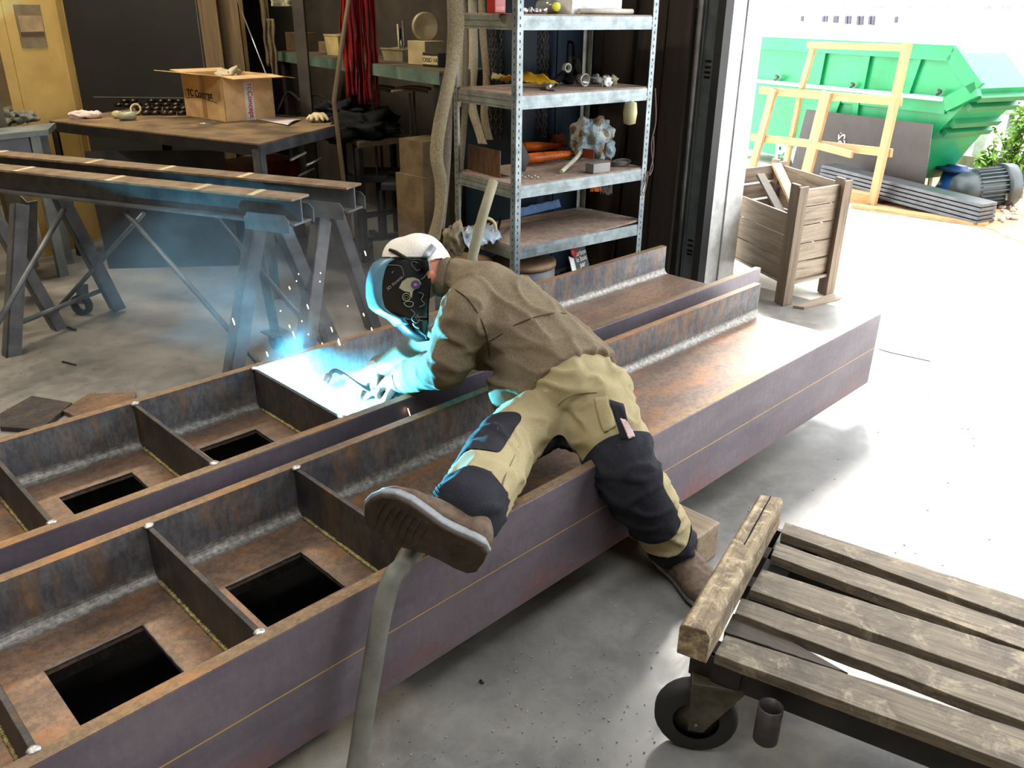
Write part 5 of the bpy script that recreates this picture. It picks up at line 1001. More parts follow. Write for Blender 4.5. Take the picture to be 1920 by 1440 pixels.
for u, v, w_, l_, h_, mat, lab in [(545, 96, .14, .22, .13, dirt('brown_carton', (70, 54, 36), (92, 72, 48), 9, .8), 'dark brown carton at the far left of the teal shelf'), (592, 101, .08, .10, .08, flat('tan_books', (112, 92, 70), .8), 'small tan box between the dark post and the cream tub'), (775, 122, .15, .16, .13, flat('cream_card', (180, 162, 120), .8), 'cream box on the teal shelf under the round beige lamp'), (797, 126, .12, .14, .075, flat('dark_case', (36, 30, 26), .6), 'dark case with a cream lettered label near the straps')]:
    c = onsh(u, v)+V((.10, 0, 0)); m = M(); m.box((c.x-w_/2, c.y-l_/2, c.z), (c.x+w_/2, c.y+l_/2, c.z+h_)); o = thing(m, 'storage_box', mat, lab, 'box', bevel=.003)
    if u == 797:
        M().box((c.x-w_/2-.002, c.y-l_/2+.005, c.z+.012), (c.x-w_/2, c.y+l_/2-.005, c.z+.058)).build('case_label', CREAMP, o); text('CRBD VA', .032, DKP, 'case_lettering', o, V((c.x-w_/2-.003, c.y, c.z+.035)), (0, -1, 0), (0, 0, 1))
c = onsh(780, 121)+V((.09, .0, .135)); m = M(); m.lathe(c+V((0, .02, .07)), V((-.35, -1, .0)), [(-.03, .0), (-.03, .04), (-.015, .07), (.0, .08), (.03, .08), (.03, .07), (.0, 0)], 28); o = thing(m, 'round_lamp_head', flat('beige_enamel', (170, 154, 120), .35), 'round beige lamp head standing on the cream box', 'lamp')
REDV = NT('red_pvc', .15); REDV.col(REDV.ramp(REDV.noise(REDV.map((1, 1, .2)), 20, 3), [(.35, S((74, 8, 16))), (.7, S((140, 18, 30)))])); REDV = REDV.m
for k, (u0, u1, v1, l) in enumerate([(634, 646, 190, 'leftmost glossy red welding-curtain strip'), (646, 660, 186, 'second glossy red curtain strip from the left'), (660, 676, 205, 'middle glossy red curtain strip behind the wooden stick'), (676, 692, 200, 'fourth glossy red curtain strip from the left'), (690, 702, 215, 'rightmost and longest glossy red curtain strip')]):
    hang(u0, u1, -30, v1, 4.9-.03*(k % 2), REDV, 'red_curtain_strip', l, 'curtain strip', .022, k*2.1, 10, 20, 'red welding-curtain strips')
thing(M().tube([Dp(657, -20, 4.7), Dp(640, 90, 4.65), Dp(626, 190, 4.6), V((Dp(626, 190, 4.6).x, Dp(626, 190, 4.6).y-.1, 0))], .013, 10), 'wooden_stick', flat('stick_wood', (92, 72, 44), .7), 'long wooden stick standing in front of the red strips', 'stick')
# side table, stools, coat, carton
st_ = [Z(678, 262, .75), Z(740, 262, .75), Z(782, 254, .75), Z(742, 238, .75), Z(668, 246, .75)]; cst = V((st_[0].x+.25, st_[0].y+.1, 0)); sd_ = T('side_table', 'small dark side table right of the work table', 'table', tuple(cst))
sq_ = [Z(672, 268, .75), Z(782, 256, .75), Z(735, 236, .75), Z(640, 245, .75)]; M().hexa([p-V((0, 0, .03)) for p in sq_], sq_).build('tabletop', dirt('olive_brown_top', (70, 60, 42), (104, 90, 64), 6, .7), sd_)
for p in sq_: M().bar(V((p.x, p.y, 0)), V((p.x, p.y, .72)), .035, .035).build('leg', BLACKSTEEL, sd_)
M().bar(V((sq_[0].x, sq_[0].y, .3)), V((sq_[1].x, sq_[1].y, .3)), .03, .03).build('stretcher', BLACKSTEEL, sd_)
crump('black_coat', Z(700, 262, .75)+V((.02, .12, .06)), .17, fabric('black_coat_cloth', (18, 18, 20), (34, 34, 36), 40), 'black coat heaped on the side table', 'coat', (1.3, 1.1, .5), 1.2, 5, None, 20); crump('black_bundle', Z(640, 222, .85)+V((.08, .12, .04)), .12, fabric('black_bundle_cloth', (20, 20, 24), (38, 38, 42), 40), 'black garment bundle lying behind the right end of the work table', 'garment', (1.5, 1, .5), 1.2, 9, None, 18)
for k, (u0, v0, u1, v1) in enumerate([(520, 212, 562, 188), (560, 214, 622, 195)]): thing(M().tube(bez([Z(u0, v0, .86), Z((u0+u1)/2, (v0+v1)/2-8, .86)+V((0, 0, .07)), Dp(u1, v1, 5.3)]), .008, 8), 'bent_tube', BLACKSTEEL, ['bent dark tube right behind the cardboard box', 'longer bent dark tube above the cream glove'][k], 'tube')
def stool(u, v, t_, label, h=.14):
    top = Dp(u, v, t_); root = T('armchair_frame', label, 'chair', (top.x, top.y, 0)); DW = dirt('dark_arm_wood', (84, 70, 50), (120, 104, 78), 9, .6)
    for s_ in (-1, 1):
        c = top+rt*.0+fwd_*.22*(s_+1)/2; M().grid(lambda a, b: c+rt*(.11*(a*2-1))+fwd_*.022*(b*2-1)+V((0, 0, .012*math.sin(a*math.pi))), 12, 3, .014).build('armrest', DW, root)
        M().bar(c+V((0, 0, -.015)), V((c.x, c.y, .48)), .035, .012, rt).build('arm_post', BLACKSTEEL, root)
    s0 = V((top.x, top.y, .46)); M().hexa([s0-rt*.2-fwd_*.02, s0+rt*.2-fwd_*.02, s0+rt*.2+fwd_*.30, s0-rt*.2+fwd_*.30], [s0-rt*.2-fwd_*.02+V((0, 0, .05)), s0+rt*.2-fwd_*.02+V((0, 0, .05)), s0+rt*.2+fwd_*.30+V((0, 0, .05)), s0-rt*.2+fwd_*.30+V((0, 0, .05))]).build('seat', RUBBER, root, bevel=.01)
    M().cyl(V((top.x, top.y, .03))+fwd_*.1, V((top.x, top.y, .46))+fwd_*.1, .03).build('column', BLACKSTEEL, root)
    for a in range(5): d = V((math.cos(a*1.257), math.sin(a*1.257), 0)); q_ = V((top.x, top.y, .05))+fwd_*.1; M().bar(q_, q_+d*.26, .04, .03).build('leg', BLACKSTEEL, root)
stool(699, 168, 5.25, 'dark chair with worn brown armrest, left of the two behind the side table'); stool(768, 170, 5.0, 'dark chair with worn brown armrest, right of the two behind the side table')
c = Dp(795, 215, 4.9); m = M(); m.box((c.x-.1, c.y-.1, .60), (c.x+.12, c.y+.12, .80)); m.box((c.x-.12, c.y-.12, 0), (c.x+.14, c.y+.14, .60)); thing(m, 'brown_carton', dirt('dim_carton', (84, 68, 46), (116, 96, 66), 8, .8), 'brown carton pile right of the chairs, beside the long strap', 'carton')
m = M(); c = Z(520, 470); m.box((c.x-.1, c.y+.2, 0), (c.x+.35, c.y+.5, .55)); thing(m, 'red_machine_case', dirt('dark_red_paint', (84, 20, 18), (116, 30, 26), 7, .5), 'dark red machine case beneath the right end of the work table', 'machine')
for k, (u, v) in enumerate([(545, 300), (575, 310), (560, 330)]): thing(M().tube([Dp(u, v, 4.9), Dp(u+28, v-14, 5.0)], .008, 8), 'loose_bar', [PAPER, SILV, GREYSTEEL][k], ['white-grey handle poking out below the table', 'shiny handle poking out below the table, right', 'dull grey handle lowest below the table'][k], 'handle')
thing(M().bar(Z(700, 470, .1), Z(800, 465, .1), .02, .12), 'pale_plank', flat('pale_plank_wood', (130, 122, 104), .8), 'pale plank lying low behind the trestles near the straps', 'plank')
# trolley on castors behind trestles
c = Z(520, 655); root = T('castor_foot', 'small castor with square plate standing behind the front trestle legs', 'castor', (c.x, c.y, 0)); M().box((c.x-.05, c.y-.05, .085), (c.x+.05, c.y+.05, .092)).build('plate', GREYSTEEL, root); M().lathe(V((c.x-.015, c.y, .04)), V((1, 0, 0)), [(0, 0), (0, .04), (.03, .04), (.03, 0)], 20).build('wheel', RUBBER, root); M().box((c.x-.024, c.y-.012, .035), (c.x-.019, c.y+.03, .086)).build('fork', GREYSTEEL, root); M().bar((c.x, c.y, .092), (c.x-.02, c.y+.05, .62), .04, .02, fwd_).build('stem', GREYSTEEL, root)
c = Z(160, 590); root = T('castor_foot', 'castor wheel on the floor between the left trestle legs', 'castor', (c.x, c.y, 0)); M().lathe(V((c.x-.02, c.y, .055)), V((.8, .5, 0)), [(0, .035), (0, .055), (.035, .055), (.035, .035), (0, .035)], 20).build('wheel', RUBBER, root); M().bar((c.x, c.y, .06), (c.x+.02, c.y+.02, .16), .05, .03).build('fork', GREYSTEEL, root)
thing(M().tube([Z(122, 612, .01), Z(142, 618, .01)], .006, 8), 'small_rod', BLACKSTEEL, 'short dark rod on the floor far left', 'rod')
# ================================================================ the yard
# grey slatted crate
P0 = Z(1465, 573); ca_ = Z(1389, 501, .12)-Z(1460, 526, .12); ca_ = V((.48, .877, 0)); cb_ = Z(1560, 549)-P0; cb_.z = 0; cl_b = cb_.length; cb_.normalize()
crate = T('wooden_crate', 'grey weathered wooden crate on posts beside the white door jamb', 'crate', tuple(P0)); CL = .72; CH_ = .66
def CP(a, b, z_): return P0+ca_*a+cb_*b+V((0, 0, z_))
tl = V((.0, .0, 0))
def cboard(a0, b0, a1, b1, z0, z1, nrm, nm='slat', mat=CRATEWOOD, th=.016): return M().prism([CP(a0, b0, z0), CP(a1, b1, z0), CP(a1, b1, z1), CP(a0, b0, z1)], nrm*th).build(nm, mat, crate, bevel=.0015)
for k in range(5):
    z0 = .13+.103*k; cboard(.02, .03, .02, cl_b-.03, z0, z0+.092, ca_)
for k in range(3): z0 = .13+.125*k; cboard(.03, .02, CL, .02, z0, z0+.118, cb_, 'side_board', CRATEWOOD_Y)
for k in range(4): z0 = .13+.128*k; cboard(.03, cl_b-.02, CL, cl_b-.02, z0, z0+.122, -cb_, 'side_board', CRATEWOOD_Y)
for k in range(5): z0 = .13+.103*k; cboard(CL-.02, .03, CL-.02, cl_b-.03, z0, z0+.092, -ca_)
for a, b in ((0, 0), (0, cl_b-.07), (CL-.07, 0), (CL-.07, cl_b-.07)):
    M().hexa([CP(a-.004, b-.004, 0), CP(a+.07, b-.004, 0), CP(a+.07, b+.02, 0), CP(a-.004, b+.02, 0)], [CP(a-.004, b-.004, CH_+.01), CP(a+.07, b-.004, CH_+.01), CP(a+.07, b+.02, CH_+.01), CP(a-.004, b+.02, CH_+.01)]).build('corner_post', CRATEPOST, crate, bevel=.002)
    M().hexa([CP(a-.018, b-.004, 0), CP(a-.002, b-.004, 0), CP(a-.002, b+.07, 0), CP(a-.018, b+.07, 0)], [CP(a-.018, b-.004, CH_), CP(a-.002, b-.004, CH_), CP(a-.002, b+.07, CH_), CP(a-.018, b+.07, CH_)]).build('corner_post', CRATEPOST, crate, bevel=.002)
M().hexa([CP(.0, .02, .11), CP(CL, .02, .11), CP(CL, cl_b-.02, .11), CP(0, cl_b-.02, .11)], [CP(.0, .02, .126), CP(CL, .02, .126), CP(CL, cl_b-.02, .126), CP(0, cl_b-.02, .126)]).build('crate_floor', CRATEWOOD, crate)
def tb(p, q, w_, h_, mat, nm, lab, cat='plank', grp=None, up=(0, 0, 1)): return thing(M().bar(p, q, w_, h_, up), nm, mat, lab, cat, grp, bevel=.002)
tb(CP(.10, .14, .47), CP(.58, .30, .66), .055, .022, NEWWOOD, 'wood_offcut', 'yellowish offcut slanting inside the grey crate', 'wood offcut'); tb(CP(.18, .10, .42), CP(.62, .2, .60), .05, .02, OLDWOOD_D, 'wood_offcut', 'dark offcut just below the yellowish one in the crate', 'wood offcut')
m = M(); P_ = [Z(1487, 573, .015), Z(1508, 576, .015), Z(1580, 556, .015), Z(1560, 550, .015)]; m.hexa([p-V((0, 0, .014)) for p in P_], P_); thing(m, 'loose_board', CRATEWOOD, 'loose grey board lying at the foot of the crate', 'board')
m = M(); P_ = [CP(-.03, .02, .012), CP(-.03, cl_b, .012), CP(.06, cl_b, .012), CP(.06, .02, .012)]
# green skip
g = V((.33, .944, 0)).normalized(); gn = V((.944, -.33, 0)).normalized(); GP = V((4.8, 2.2, 0))
def pl(u, v, off=0.0):
    d = ray(u, v); p0 = GP-gn*off; t_ = (p0-CAM).dot(gn)/d.dot(gn); return CAM+d*t_
GREEN = dirt('green_skip_paint', (12, 118, 66), (22, 138, 84), 3, .35, .1, .05); DGREEN = dirt('green_skip_dark_band', (12, 96, 56), (18, 110, 66), 3, .4, .1)
skip = T('green_skip', 'big green steel skip with ribs and white lettering, behind the timber frame', 'skip', (GP.x, GP.y, 0)); LZ = lambda p, z_: V((p.x, p.y, z_))
A1 = pl(1380, 86); A2 = pl(1794, 88); A3 = pl(1838, 166); A4 = pl(1745, 262); 
zt_ = .5*(A1.z+A2.z); A1.z = A2.z = zt_; B4 = LZ(A4, .12) if A4.z < .3 else A4; B1 = LZ(A1, .12); B3 = LZ(pl(1690, 300), .12)
prof_ = [A1, A2, A3, A4, B3, B1]; m = M(); W_ = .62; m.prism(prof_, gn*W_); m.build('skip_body', GREEN, skip)
def strip(p, q, w_, h_, mat=GREEN, nm='skip_rib'): M().bar(p-gn*h_*.5, q-gn*h_*.5, w_, h_, gn).build(nm, mat, skip)
strip(A1, A2, .12, .05, GREEN, 'top_rim'); strip(A2, A3, .12, .05, GREEN, 'end_rim'); strip(A3, pl(1778, 196), .12, .05, GREEN, 'end_rim')
strip(pl(1380, 147), pl(1776, 186), .035, .05, flat('pale_green_edge', (150, 214, 190), .4), 'side_rail'); strip(pl(1380, 160), pl(1776, 200), .12, .02, GREEN, 'side_rail')
for u0, v0, u1, v1 in [(1548, 96, 1536, 158), (1632, 96, 1618, 168), (1612, 172, 1606, 215), (1730, 98, 1702, 178), (1500, 165, 1482, 262), (1580, 175, 1565, 215)]: strip(pl(u0, v0), pl(u1, v1), .07, .03)
for u, v in [(1455, 142), (1597, 156), (1760, 169)]: M().tube(bez([pl(u, v, .04), pl(u+4, v+3, .08), pl(u-3, v+8, .04)]), .012, 6).build('tarp_hook', BLACKSTEEL, skip)
for t_ in (.12, .3, .62, .8):
    p = A3.lerp(A4, t_); ed = (A4-A3).normalized(); nn = ed.cross(gn).normalized(); nn = nn if nn.dot(V((0, -1, -.3))) > 0 else -nn; M().bar(p+nn*.03+gn*.02, p+nn*.03+gn*(W_-.02), .05, .06, nn).build('end_channel', DGREEN, skip)
tz = pl(1474, 290, .014); text('PM', .27, WHITE, 'skip_lettering', skip, tz, -g, (0, 0, 1), .001, bold=.010)
# timber frame
FP = Z(1635, 382); FP.z = 0
def fp(u, v, off=0.0):
    d = ray(u, v); p0 = FP-gn*off; t_ = (p0-CAM).dot(gn)/d.dot(gn); return CAM+d*t_
frame = T('timber_frame', 'open frame of new pine battens standing in front of the green skip', 'timber frame', tuple(FP))
for (u0, v0, u1, v1, w_, off, mat) in [(1451, 168, 1405, 345, .085, .06, NEWWOOD_V), (1551, 172, 1507, 345, .115, .06, NEWWOOD_V), (1702, 80, 1635, 383, .075, .09, NEWWOOD_V), (1528, 80, 1503, 165, .055, 0, NEWWOOD_V), (1503, 165, 1470, 330, .05, -.03, NEWWOOD_V)]:
    a_, b_ = fp(u0, v0, off), fp(u1, v1, off); b_.z = max(b_.z, 0); M().bar(a_, b_, w_, .035, gn).build('upright', mat, frame, bevel=.003)
for (u0, v0, u1, v1, w_, off) in [(1515, 84, 1705, 90, .055, .03), (1425, 169, 1690, 191, .07, .03), (1410, 257, 1672, 287, .07, .02), (1530, 272, 1598, 290, .06, .11)]:
    M().bar(fp(u0, v0, off), fp(u1, v1, off), w_, .03, gn).build('cross_rail', NEWWOOD, frame, bevel=.003)
p = fp(1628, 378, 0); M().box((p.x-.12, p.y-.06, 0), (p.x+.18, p.y+.28, .09)).build('base_block', NEWWOOD, frame)
# black sheet
BS = GP-gn*.17
def bp(u, v):
    d = ray(u, v); t_ = (BS-CAM).dot(gn)/d.dot(gn); return CAM+d*t_
bs = [bp(1512, 205), bp(1748, 233), bp(1740, 300), bp(1732, 350), bp(1480, 330)]; bs[3].z = 0; bs[4].z = 0; m = M(); m.prism(bs, gn*.012); o = thing(m, 'black_sheet', flat('dark_brown_sheet', (52, 44, 42), .45), 'dark brown-black sheet leaning on the green skip', 'sheet'); text('S24', .12, WHITE, 'chalk_mark', o, bp(1578, 256)-gn*.004, V((.2, .2, .9)), -g, .0005)
# bundle of grey profiles
pa_, pb_ = Z(1852, 400, .09), Dp(1552, 324, 7.75); dd = (pb_-pa_).normalized(); sdv = dd.cross(V((0, 0, 1))).normalized(); ZN = flat('zinc_sheet', (84, 86, 90), .35, .5)
for k in range(5):
    zc = -.065+.033*k; m = M(); o1 = pa_+V((0, 0, zc)); o2 = pb_+V((0, 0, zc)); w_ = .12-.004*k
    m.hexa([o1-sdv*w_-V((0, 0, .013)), o1+sdv*w_-V((0, 0, .013)), o2+sdv*w_-V((0, 0, .013)), o2-sdv*w_-V((0, 0, .013))], [o1-sdv*w_*.96+V((0, 0, .013)), o1+sdv*w_*.96+V((0, 0, .013)), o2+sdv*w_*.96+V((0, 0, .013)), o2-sdv*w_*.96+V((0, 0, .013))])
    thing(m, 'zinc_profile', ZN, 'long folded grey zinc profile in the leaning stack by the timber frame', 'metal profile', 'stacked zinc profiles', bevel=.004)
m = M(); q1, q2 = Z(1850, 424), Z(1600, 388); m.bar(q1+V((0, 0, .012)), q2+V((0, 0, .012)), .12, .024); thing(m, 'ground_board', NEWWOOD, 'brown board on the ground along the stacked zinc profiles', 'board')
# blue pump, motor
c = Z(1785, 362); BLU = flat('blue_enamel', (36, 104, 206), .35); pump = T('blue_valve_body', 'bright blue cast valve body with a round flange between profiles and motor', 'valve', tuple(c))
M().tube([c+V((0, 0, .02)), c+V((0, 0, .10)), c+V((0, 0, .20))], [.16, .13, .11], 20).build('valve_body', BLU, pump); M().lathe(c+V((0, 0, .2)), V((.05, -.05, 1)), [(0, 0), (0, .19), (.03, .19), (.03, .08), (.05, .08), (.05, 0)], 28).build('valve_flange', flat('dark_blue_flange', (24, 60, 116), .4), pump); M().lathe(c+V((.05, -.12, .10)), V((.3, -1, 0)), [(0, .07), (.05, .07), (.05, .11), (.08, .11), (.08, 0)], 20).build('side_port', BLU, pump)
q_ = Z(1742, 352); thing(M().bar(V((q_.x, q_.y, 0)), V((q_.x+.02, q_.y+.03, .42)), .035, .02), 'white_stake', flat('stake_white', (214, 200, 160), .7), 'thin pale stake beside the dark sheet', 'stake')
c = Z(1862, 392); MG = flat('grey_green_enamel', (50, 60, 62), .4); mo = T('electric_motor', 'grey-green finned electric motor lying on the soil at the right', 'motor', tuple(c)); axm = -g*.25+gn*.45+V((0, 0, .0)); axm = (V((R0.x, R0.y, 0))*1+V((0, 0, .12))).normalized(); cc_ = c+V((0, .1, .17))
M().lathe(cc_-axm*.28, axm, [(0, 0), (0, .07), (.03, .12), (.10, .145), (.16, .145)], 28).build('end_bell', MG, mo); M().lathe(cc_-axm*.12, axm, [(0, .14), (.26, .14)], 28).build('motor_body', MG, mo); m = M()
for k in range(26): a = 2*math.pi*k/26; e_ = axm.cross(V((0, 0, 1))).normalized(); f_ = e_.cross(axm); d = e_*math.cos(a)+f_*math.sin(a); m.bar(cc_-axm*.10+d*.15, cc_+axm*.12+d*.15, .008, .03, d)
m.build('cooling_fins', flat('fin_dark', (70, 80, 82), .5), mo); M().lathe(cc_+axm*.12, axm, [(0, .14), (0, .18), (.02, .185), (.10, .175), (.13, .12), (.13, 0)], 28).build('fan_cover', MG, mo); M().box((c.x-.1, c.y-.02, 0), (c.x+.16, c.y+.2, .06)).build('motor_foot', MG, mo); M().bar(cc_+V((0, -.15, -.05)), cc_+axm*.14+V((0, -.15, -.05)), .09, .06).build('terminal_box', flat('brown_grey_box', (110, 106, 84), .5), mo)
# soil, rubble, sawdust
SOIL = dirt('brown_soil', (150, 116, 84), (186, 150, 112), 8, .95, 0, .6); sp = [Z(1600, 384), Z(1858, 430), Z(2100, 520), Z(2300, 420), Z(2050, 300), Z(1700, 330)]
def blob2(pts, k=6, z_=.006):
    n = len(pts); out = []
    for i in range(n):
        a, b, c_, d = pts[i-1], pts[i], pts[(i+1) % n], pts[(i+2) % n]
        for q in range(k): t_ = q/k; p = .5*((2*b)+(c_-a)*t_+(2*a-5*b+4*c_-d)*t_*t_+(3*b-a-3*c_+d)*t_**3); p = p+V((noise.noise(p*3)*.06, noise.noise(p*3+V((5, 0, 0)))*.06, 0)); out.append((p.x, p.y))
    return M().slab(out, -.003, z_)
tag(blob2(sp).build('soil_patch', SOIL), 'patch of brown soil and rubble at the far right of the yard', 'soil', kind='stuff')
m = M()
for k in range(90):
    u = random.uniform(1875, 1990); v = random.uniform(340, 420); p = Z(u, v); m.ball(p+V((0, 0, .02)), random.uniform(.015, .04), 4, .6, (1, 1, .6), k)
tag(m.build('rubble', dirt('pale_rubble', (150, 130, 112), (196, 180, 160), 9, .9)), 'loose pale rubble on the soil beside the motor', 'rubble', kind='stuff')
m = M(); random.seed(3)
for k in range(1500):
    a = random.gauss(0, 1); b = random.gauss(0, 1); u = 1490+a*58; v = 588+b*14+a*3; p = Z(u, v, -.004)
    if p.x < .25 or (p.y > .9 and p.x > .95): continue
    r_ = random.uniform(.002, .005); m.add([p+V((r_*math.cos(x+k), r_*math.sin(x+k)*.6, .0015+random.uniform(0, .003))) for x in (0, 2, 4)], [(0, 1, 2)])
tag(m.build('sawdust', flat('orange_sawdust', (214, 160, 96), .95)), 'scatter of orange sawdust at the foot of the crate', 'sawdust', kind='stuff')
# balustrade and low wall, planting
CW = dirt('mossy_concrete', (120, 116, 92), (160, 156, 134), 6, .9); wa, wb = Z(1745, 318), Z(2300, 395); wdir = (wb-wa).normalized(); wa = wa-wdir*4
wl_ = thing(M().bar(wa+V((0, 0, .10)), wb+V((0, 0, .10)), .25, .20), 'low_wall', CW, 'low mossy concrete kerb wall behind the motor', 'wall')
bal = T('balustrade', 'pale concrete balustrade on the low wall behind the motor', 'balustrade', tuple(V((wa.x, wa.y, .2)))); n = 26; PW = flat('pale_concrete', (206, 206, 200), .8)
for k in range(n): p = wa.lerp(wb, k/(n-1)); M().box((p.x-.05, p.y-.05, .2), (p.x+.05, p.y+.05, .62)).build('baluster', PW, bal)
M().bar(wa+V((0, 0, .66)), wb+V((0, 0, .66)), .16, .08).build('handrail', PW, bal)
bn = V((-wdir.y, wdir.x, 0)); bn = bn if bn.dot(R2) > 0 else -bn
hA = wa+bn*5-wdir*8; hB = wb+bn*5+wdir*4; house = T('white_building', 'overexposed white building beyond the skip with a row of thin window bars', 'building', tuple(hA)); WB_ = flat('bright_render', (236, 238, 238), .8)
M().prism([hA, hB, hB+V((0, 0, 3.2)), hA+V((0, 0, 3.2))], bn*4).build('facade', WB_, house)
m = M(); m.bar(hA+V((0, 0, 1.62))-bn*.03, hB+V((0, 0, 1.62))-bn*.03, .06, .05); m.build('cornice', flat('grey_cornice', (120, 124, 124), .7), house)
L_ = (hB-hA)
for k, (u, v0, v1) in enumerate([(1545, 30, 41), (1550, 30, 41), (1566, 30, 43), (1570, 30, 43), (1588, 30, 45), (1594, 30, 45), (1610, 30, 47), (1617, 30, 47), (1632, 30, 46), (1638, 30, 47), (1681, 31, 43), (1505, 30, 40)]):
    d = ray(u, v0); t_ = (hA-bn*.02-CAM).dot(bn)/d.dot(bn); a_ = CAM+d*t_; d = ray(u-1, v1); b_ = CAM+d*((hA-bn*.02-CAM).dot(bn)/d.dot(bn)); M().bar(a_, b_, .05, .04).build('window_bar', flat('dark_bar', (70, 66, 80), .6), house)
LEAF = NT('fresh_leaf', .5); LEAF.col(LEAF.ramp(LEAF.noise(LEAF.pos(), 18, 2), [(.35, S((84, 130, 40))), (.65, S((150, 186, 84)))])); LEAF = LEAF.m; STEM = flat('plant_stem', (110, 112, 66), .8)
def shrub(u, v, h_, nb, label, spread, seed):
    random.seed(seed); c = Z(u, v); root = T('shrub', label, 'plant', tuple(c)); s_ = M(); lf = M()
    for k in range(nb):
        a = random.uniform(0, 6.28); r_ = random.uniform(.1, 1)*spread; top = c+V((math.cos(a)*r_, math.sin(a)*r_, h_*random.uniform(.5, 1))); pth = bez([c, c.lerp(top, .5)+V((0, 0, h_*.12)), top], 6); s_.tube(pth, [.008-.0004*i for i in range(len(pth))], 5)
        for p in pth[2:]:
            for q in range(5):
                d = V((random.gauss(0, 1), random.gauss(0, 1), random.gauss(0, .6))).normalized(); e_ = d.cross(V((0, 0, 1))).normalized()*.018*random.uniform(.8, 1.4); l_ = random.uniform(.05, .10); b0_ = p+d*.02
                lf.add([b0_, b0_+d*l_*.5+e_, b0_+d*l_-V((0, 0, .01)), b0_+d*l_*.5-e_], [(0, 1, 2, 3)])
    s_.build('stems', STEM, root); lf.build('leaves', LEAF, root)
shrub(1895, 345, .85, 16, 'tall leafy green shrub at the right edge in front of the balustrade', .35, 5); shrub(1815, 352, .18, 8, 'small low green plant between the blue valve and the motor', .16, 8); shrub(1858, 345, .42, 7, 'mid-sized green plant just behind the motor', .18, 11)
# crack and specks in the yard paving, oil stain indoors
m = M(); m.tube(bez([Z(1648, 655, .0), Z(1672, 662, .0), Z(1700, 668, .0), Z(1745, 678, .0)]), .0035, 4); o = m.build('joint_crack', flat('crack_grey', (90, 88, 84), .9)); struct(o)
random.seed(21); m = M()
for k in range(420):
    p = Z(random.uniform(520, 1250), random.uniform(980, 1440), .002)
    if p.y > -.02: continue
    m.ball(p, random.uniform(.0010, .0032), 3, .5, (1, 1, .6), k)
for k in range(160):
    p = Z(random.uniform(0, 480), random.uniform(600, 800), .002)
    if p.y < 1.26: continue
    m.ball(p, random.uniform(.0012, .004), 3, .5, (1, 1, .6), k)
for k in range(80):
    p = Z(random.uniform(1300, 1900), random.uniform(640, 1100), .0)
    if p.y > -.05: continue
    m.ball(p, random.uniform(.0015, .005), 3, .5, (1.4, 1, .5), k)
tag(m.build('floor_grit', dirt('grit', (60, 56, 52), (190, 186, 180), 300, .8)), 'fine grit and metal crumbs scattered over the floor', 'debris', kind='stuff')
thing(M().tube([Z(117, 678, .004), Z(142, 684, .004)], .004, 6), 'welding_rod_stub', BLACKSTEEL, 'thin dark rod stub on the floor left of the floor plates', 'rod'); thing(M().tube([Z(900, 1276, .004), Z(906, 1281, .004)], .004, 6), 'screw', BLACKSTEEL, 'small dark screw on the floor in front of the near beam', 'screw')
# swarf curls on the near beam web beside the boot
m = M(); random.seed(5); c = Z(790, 915, .30)
for k in range(8): a = -2.6+.25*k; m.add([c, c+V((math.cos(a)*.02, math.sin(a)*.02, .01)), c+V((math.cos(a)*.09, math.sin(a)*.09, .04))], [(0, 1, 2)])
# ================================================================ welding fume, sparks
SPK = glow('spark_glow', (1, .62, .3, 1), 9); random.seed(12)
sp_ = [(501, 664, 2), (502, 690, 0), (530, 686, 1), (556, 527, 0), (560, 514, 0), (543, 540, 1), (438, 603, 3), (526, 583, 0), (543, 612, 1), (551, 628, 3), (577, 575, 2), (578, 627, 0), (601, 512, 0), (600, 528, 0), (622, 618, 2), (652, 574, 0), (636, 641, 3), (685, 475, 2), (767, 773, 3), (778, 833, 3), (697, 617, 1), (566, 602, 0), (604, 644, 0), (635, 643, 2), (682, 590, 1)]
for k, (u, v, q) in enumerate(sp_):
    t_ = 2.55 if v > 700 else 2.95; p = Dp(u, v, t_); d = (Dp(u+2, v+6, t_)-p).normalized(); L1 = .002+.0035*q; m = M(); m.tube([p-d*L1, p, p+d*L1], [.0012, .0019, .001], 6)
    tag(m.build('welding_spark', SPK), 'tiny glowing orange spark flying off the weld', 'spark', 'welding sparks in the air')
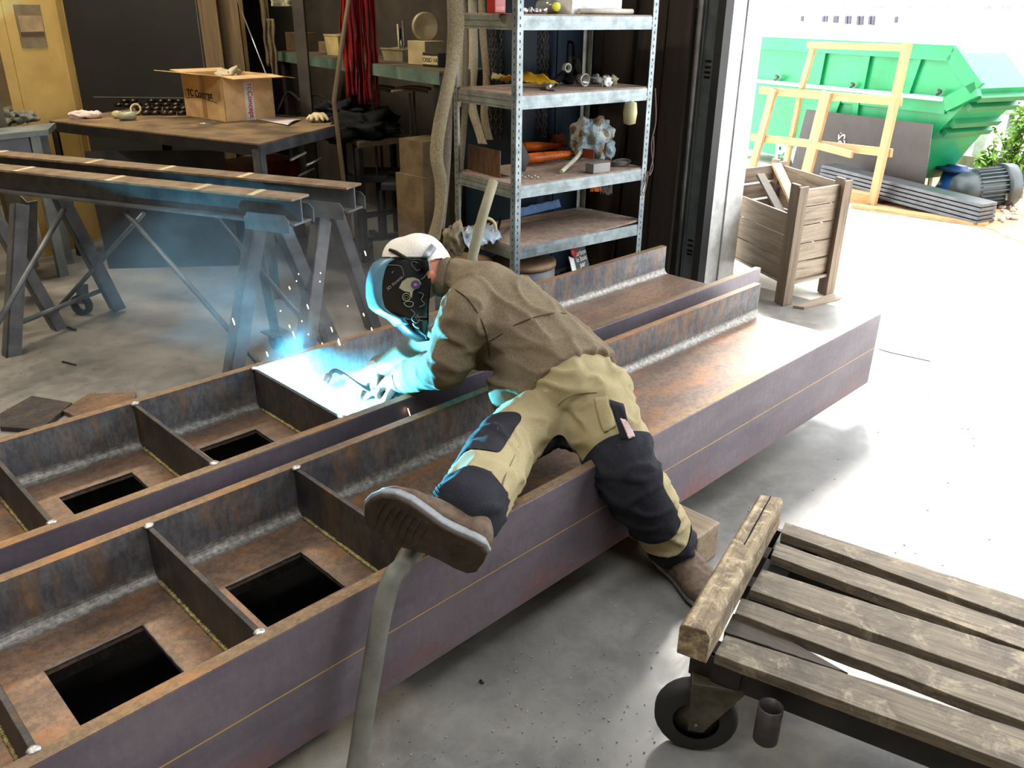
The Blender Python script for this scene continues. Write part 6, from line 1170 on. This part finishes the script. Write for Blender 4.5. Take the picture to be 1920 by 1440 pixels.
def fume(name, c, rad, dens, label, sc=(1, 1, 1), ns=4, lo=.45):
    m = M(); m.ball(c, rad, 16, 0, sc); o = m.build(name, WHITE)
    mt_ = bpy.data.materials.new(name); mt_.use_nodes = True; t = mt_.node_tree; t.nodes.remove(t.nodes['Principled BSDF']); pv = t.nodes.new('ShaderNodeVolumePrincipled'); pv.inputs['Color'].default_value = (.9, .95, 1, 1)
    tc = t.nodes.new('ShaderNodeTexCoord'); mp = t.nodes.new('ShaderNodeMapping'); mp.inputs['Location'].default_value = (-.5, -.5, -.5); t.links.new(tc.outputs['Generated'], mp.inputs[0])
    ln = t.nodes.new('ShaderNodeVectorMath'); ln.operation = 'LENGTH'; t.links.new(mp.outputs[0], ln.inputs[0]); fo = t.nodes.new('ShaderNodeMapRange'); t.links.new(ln.outputs['Value'], fo.inputs[0]); fo.inputs[1].default_value = .5; fo.inputs[2].default_value = .12; fo.inputs[3].default_value = 0; fo.inputs[4].default_value = 1
    nz = t.nodes.new('ShaderNodeTexNoise'); nz.inputs['Scale'].default_value = ns; nz.inputs['Detail'].default_value = 4; nz.inputs['Distortion'].default_value = 1.2; t.links.new(tc.outputs['Generated'], nz.inputs['Vector'])
    rp = t.nodes.new('ShaderNodeMapRange'); t.links.new(nz.outputs[0], rp.inputs[0]); rp.inputs[1].default_value = lo; rp.inputs[2].default_value = lo+.25; mu = t.nodes.new('ShaderNodeMath'); mu.operation = 'MULTIPLY'; t.links.new(rp.outputs[0], mu.inputs[0]); t.links.new(fo.outputs[0], mu.inputs[1])
    m2 = t.nodes.new('ShaderNodeMath'); m2.operation = 'MULTIPLY'; m2.inputs[1].default_value = dens; t.links.new(mu.outputs[0], m2.inputs[0]); t.links.new(m2.outputs[0], pv.inputs['Density']); t.links.new(pv.outputs[0], t.nodes['Material Output'].inputs['Volume'])
    o.data.materials.clear(); o.data.materials.append(mt_); return tag(o, label, 'smoke', kind='stuff')
fume('weld_fume', Dp(610, 690, 2.92), .26, 2.5, 'blue-white fume boiling off the weld', (1, 1, .7), 4)
fume('drifting_smoke', Dp(500, 560, 3.3), .62, .55, 'thin grey-blue smoke drifting across the trestle legs', (1.3, 1, .75), 3.5, .40)
fume('cyan_smoke_puff', Dp(600, 600, 3.15), .17, 3.5, 'small cyan smoke puff behind the beam between the trestle and the mask', (1.2, 1, .9), 3.5)
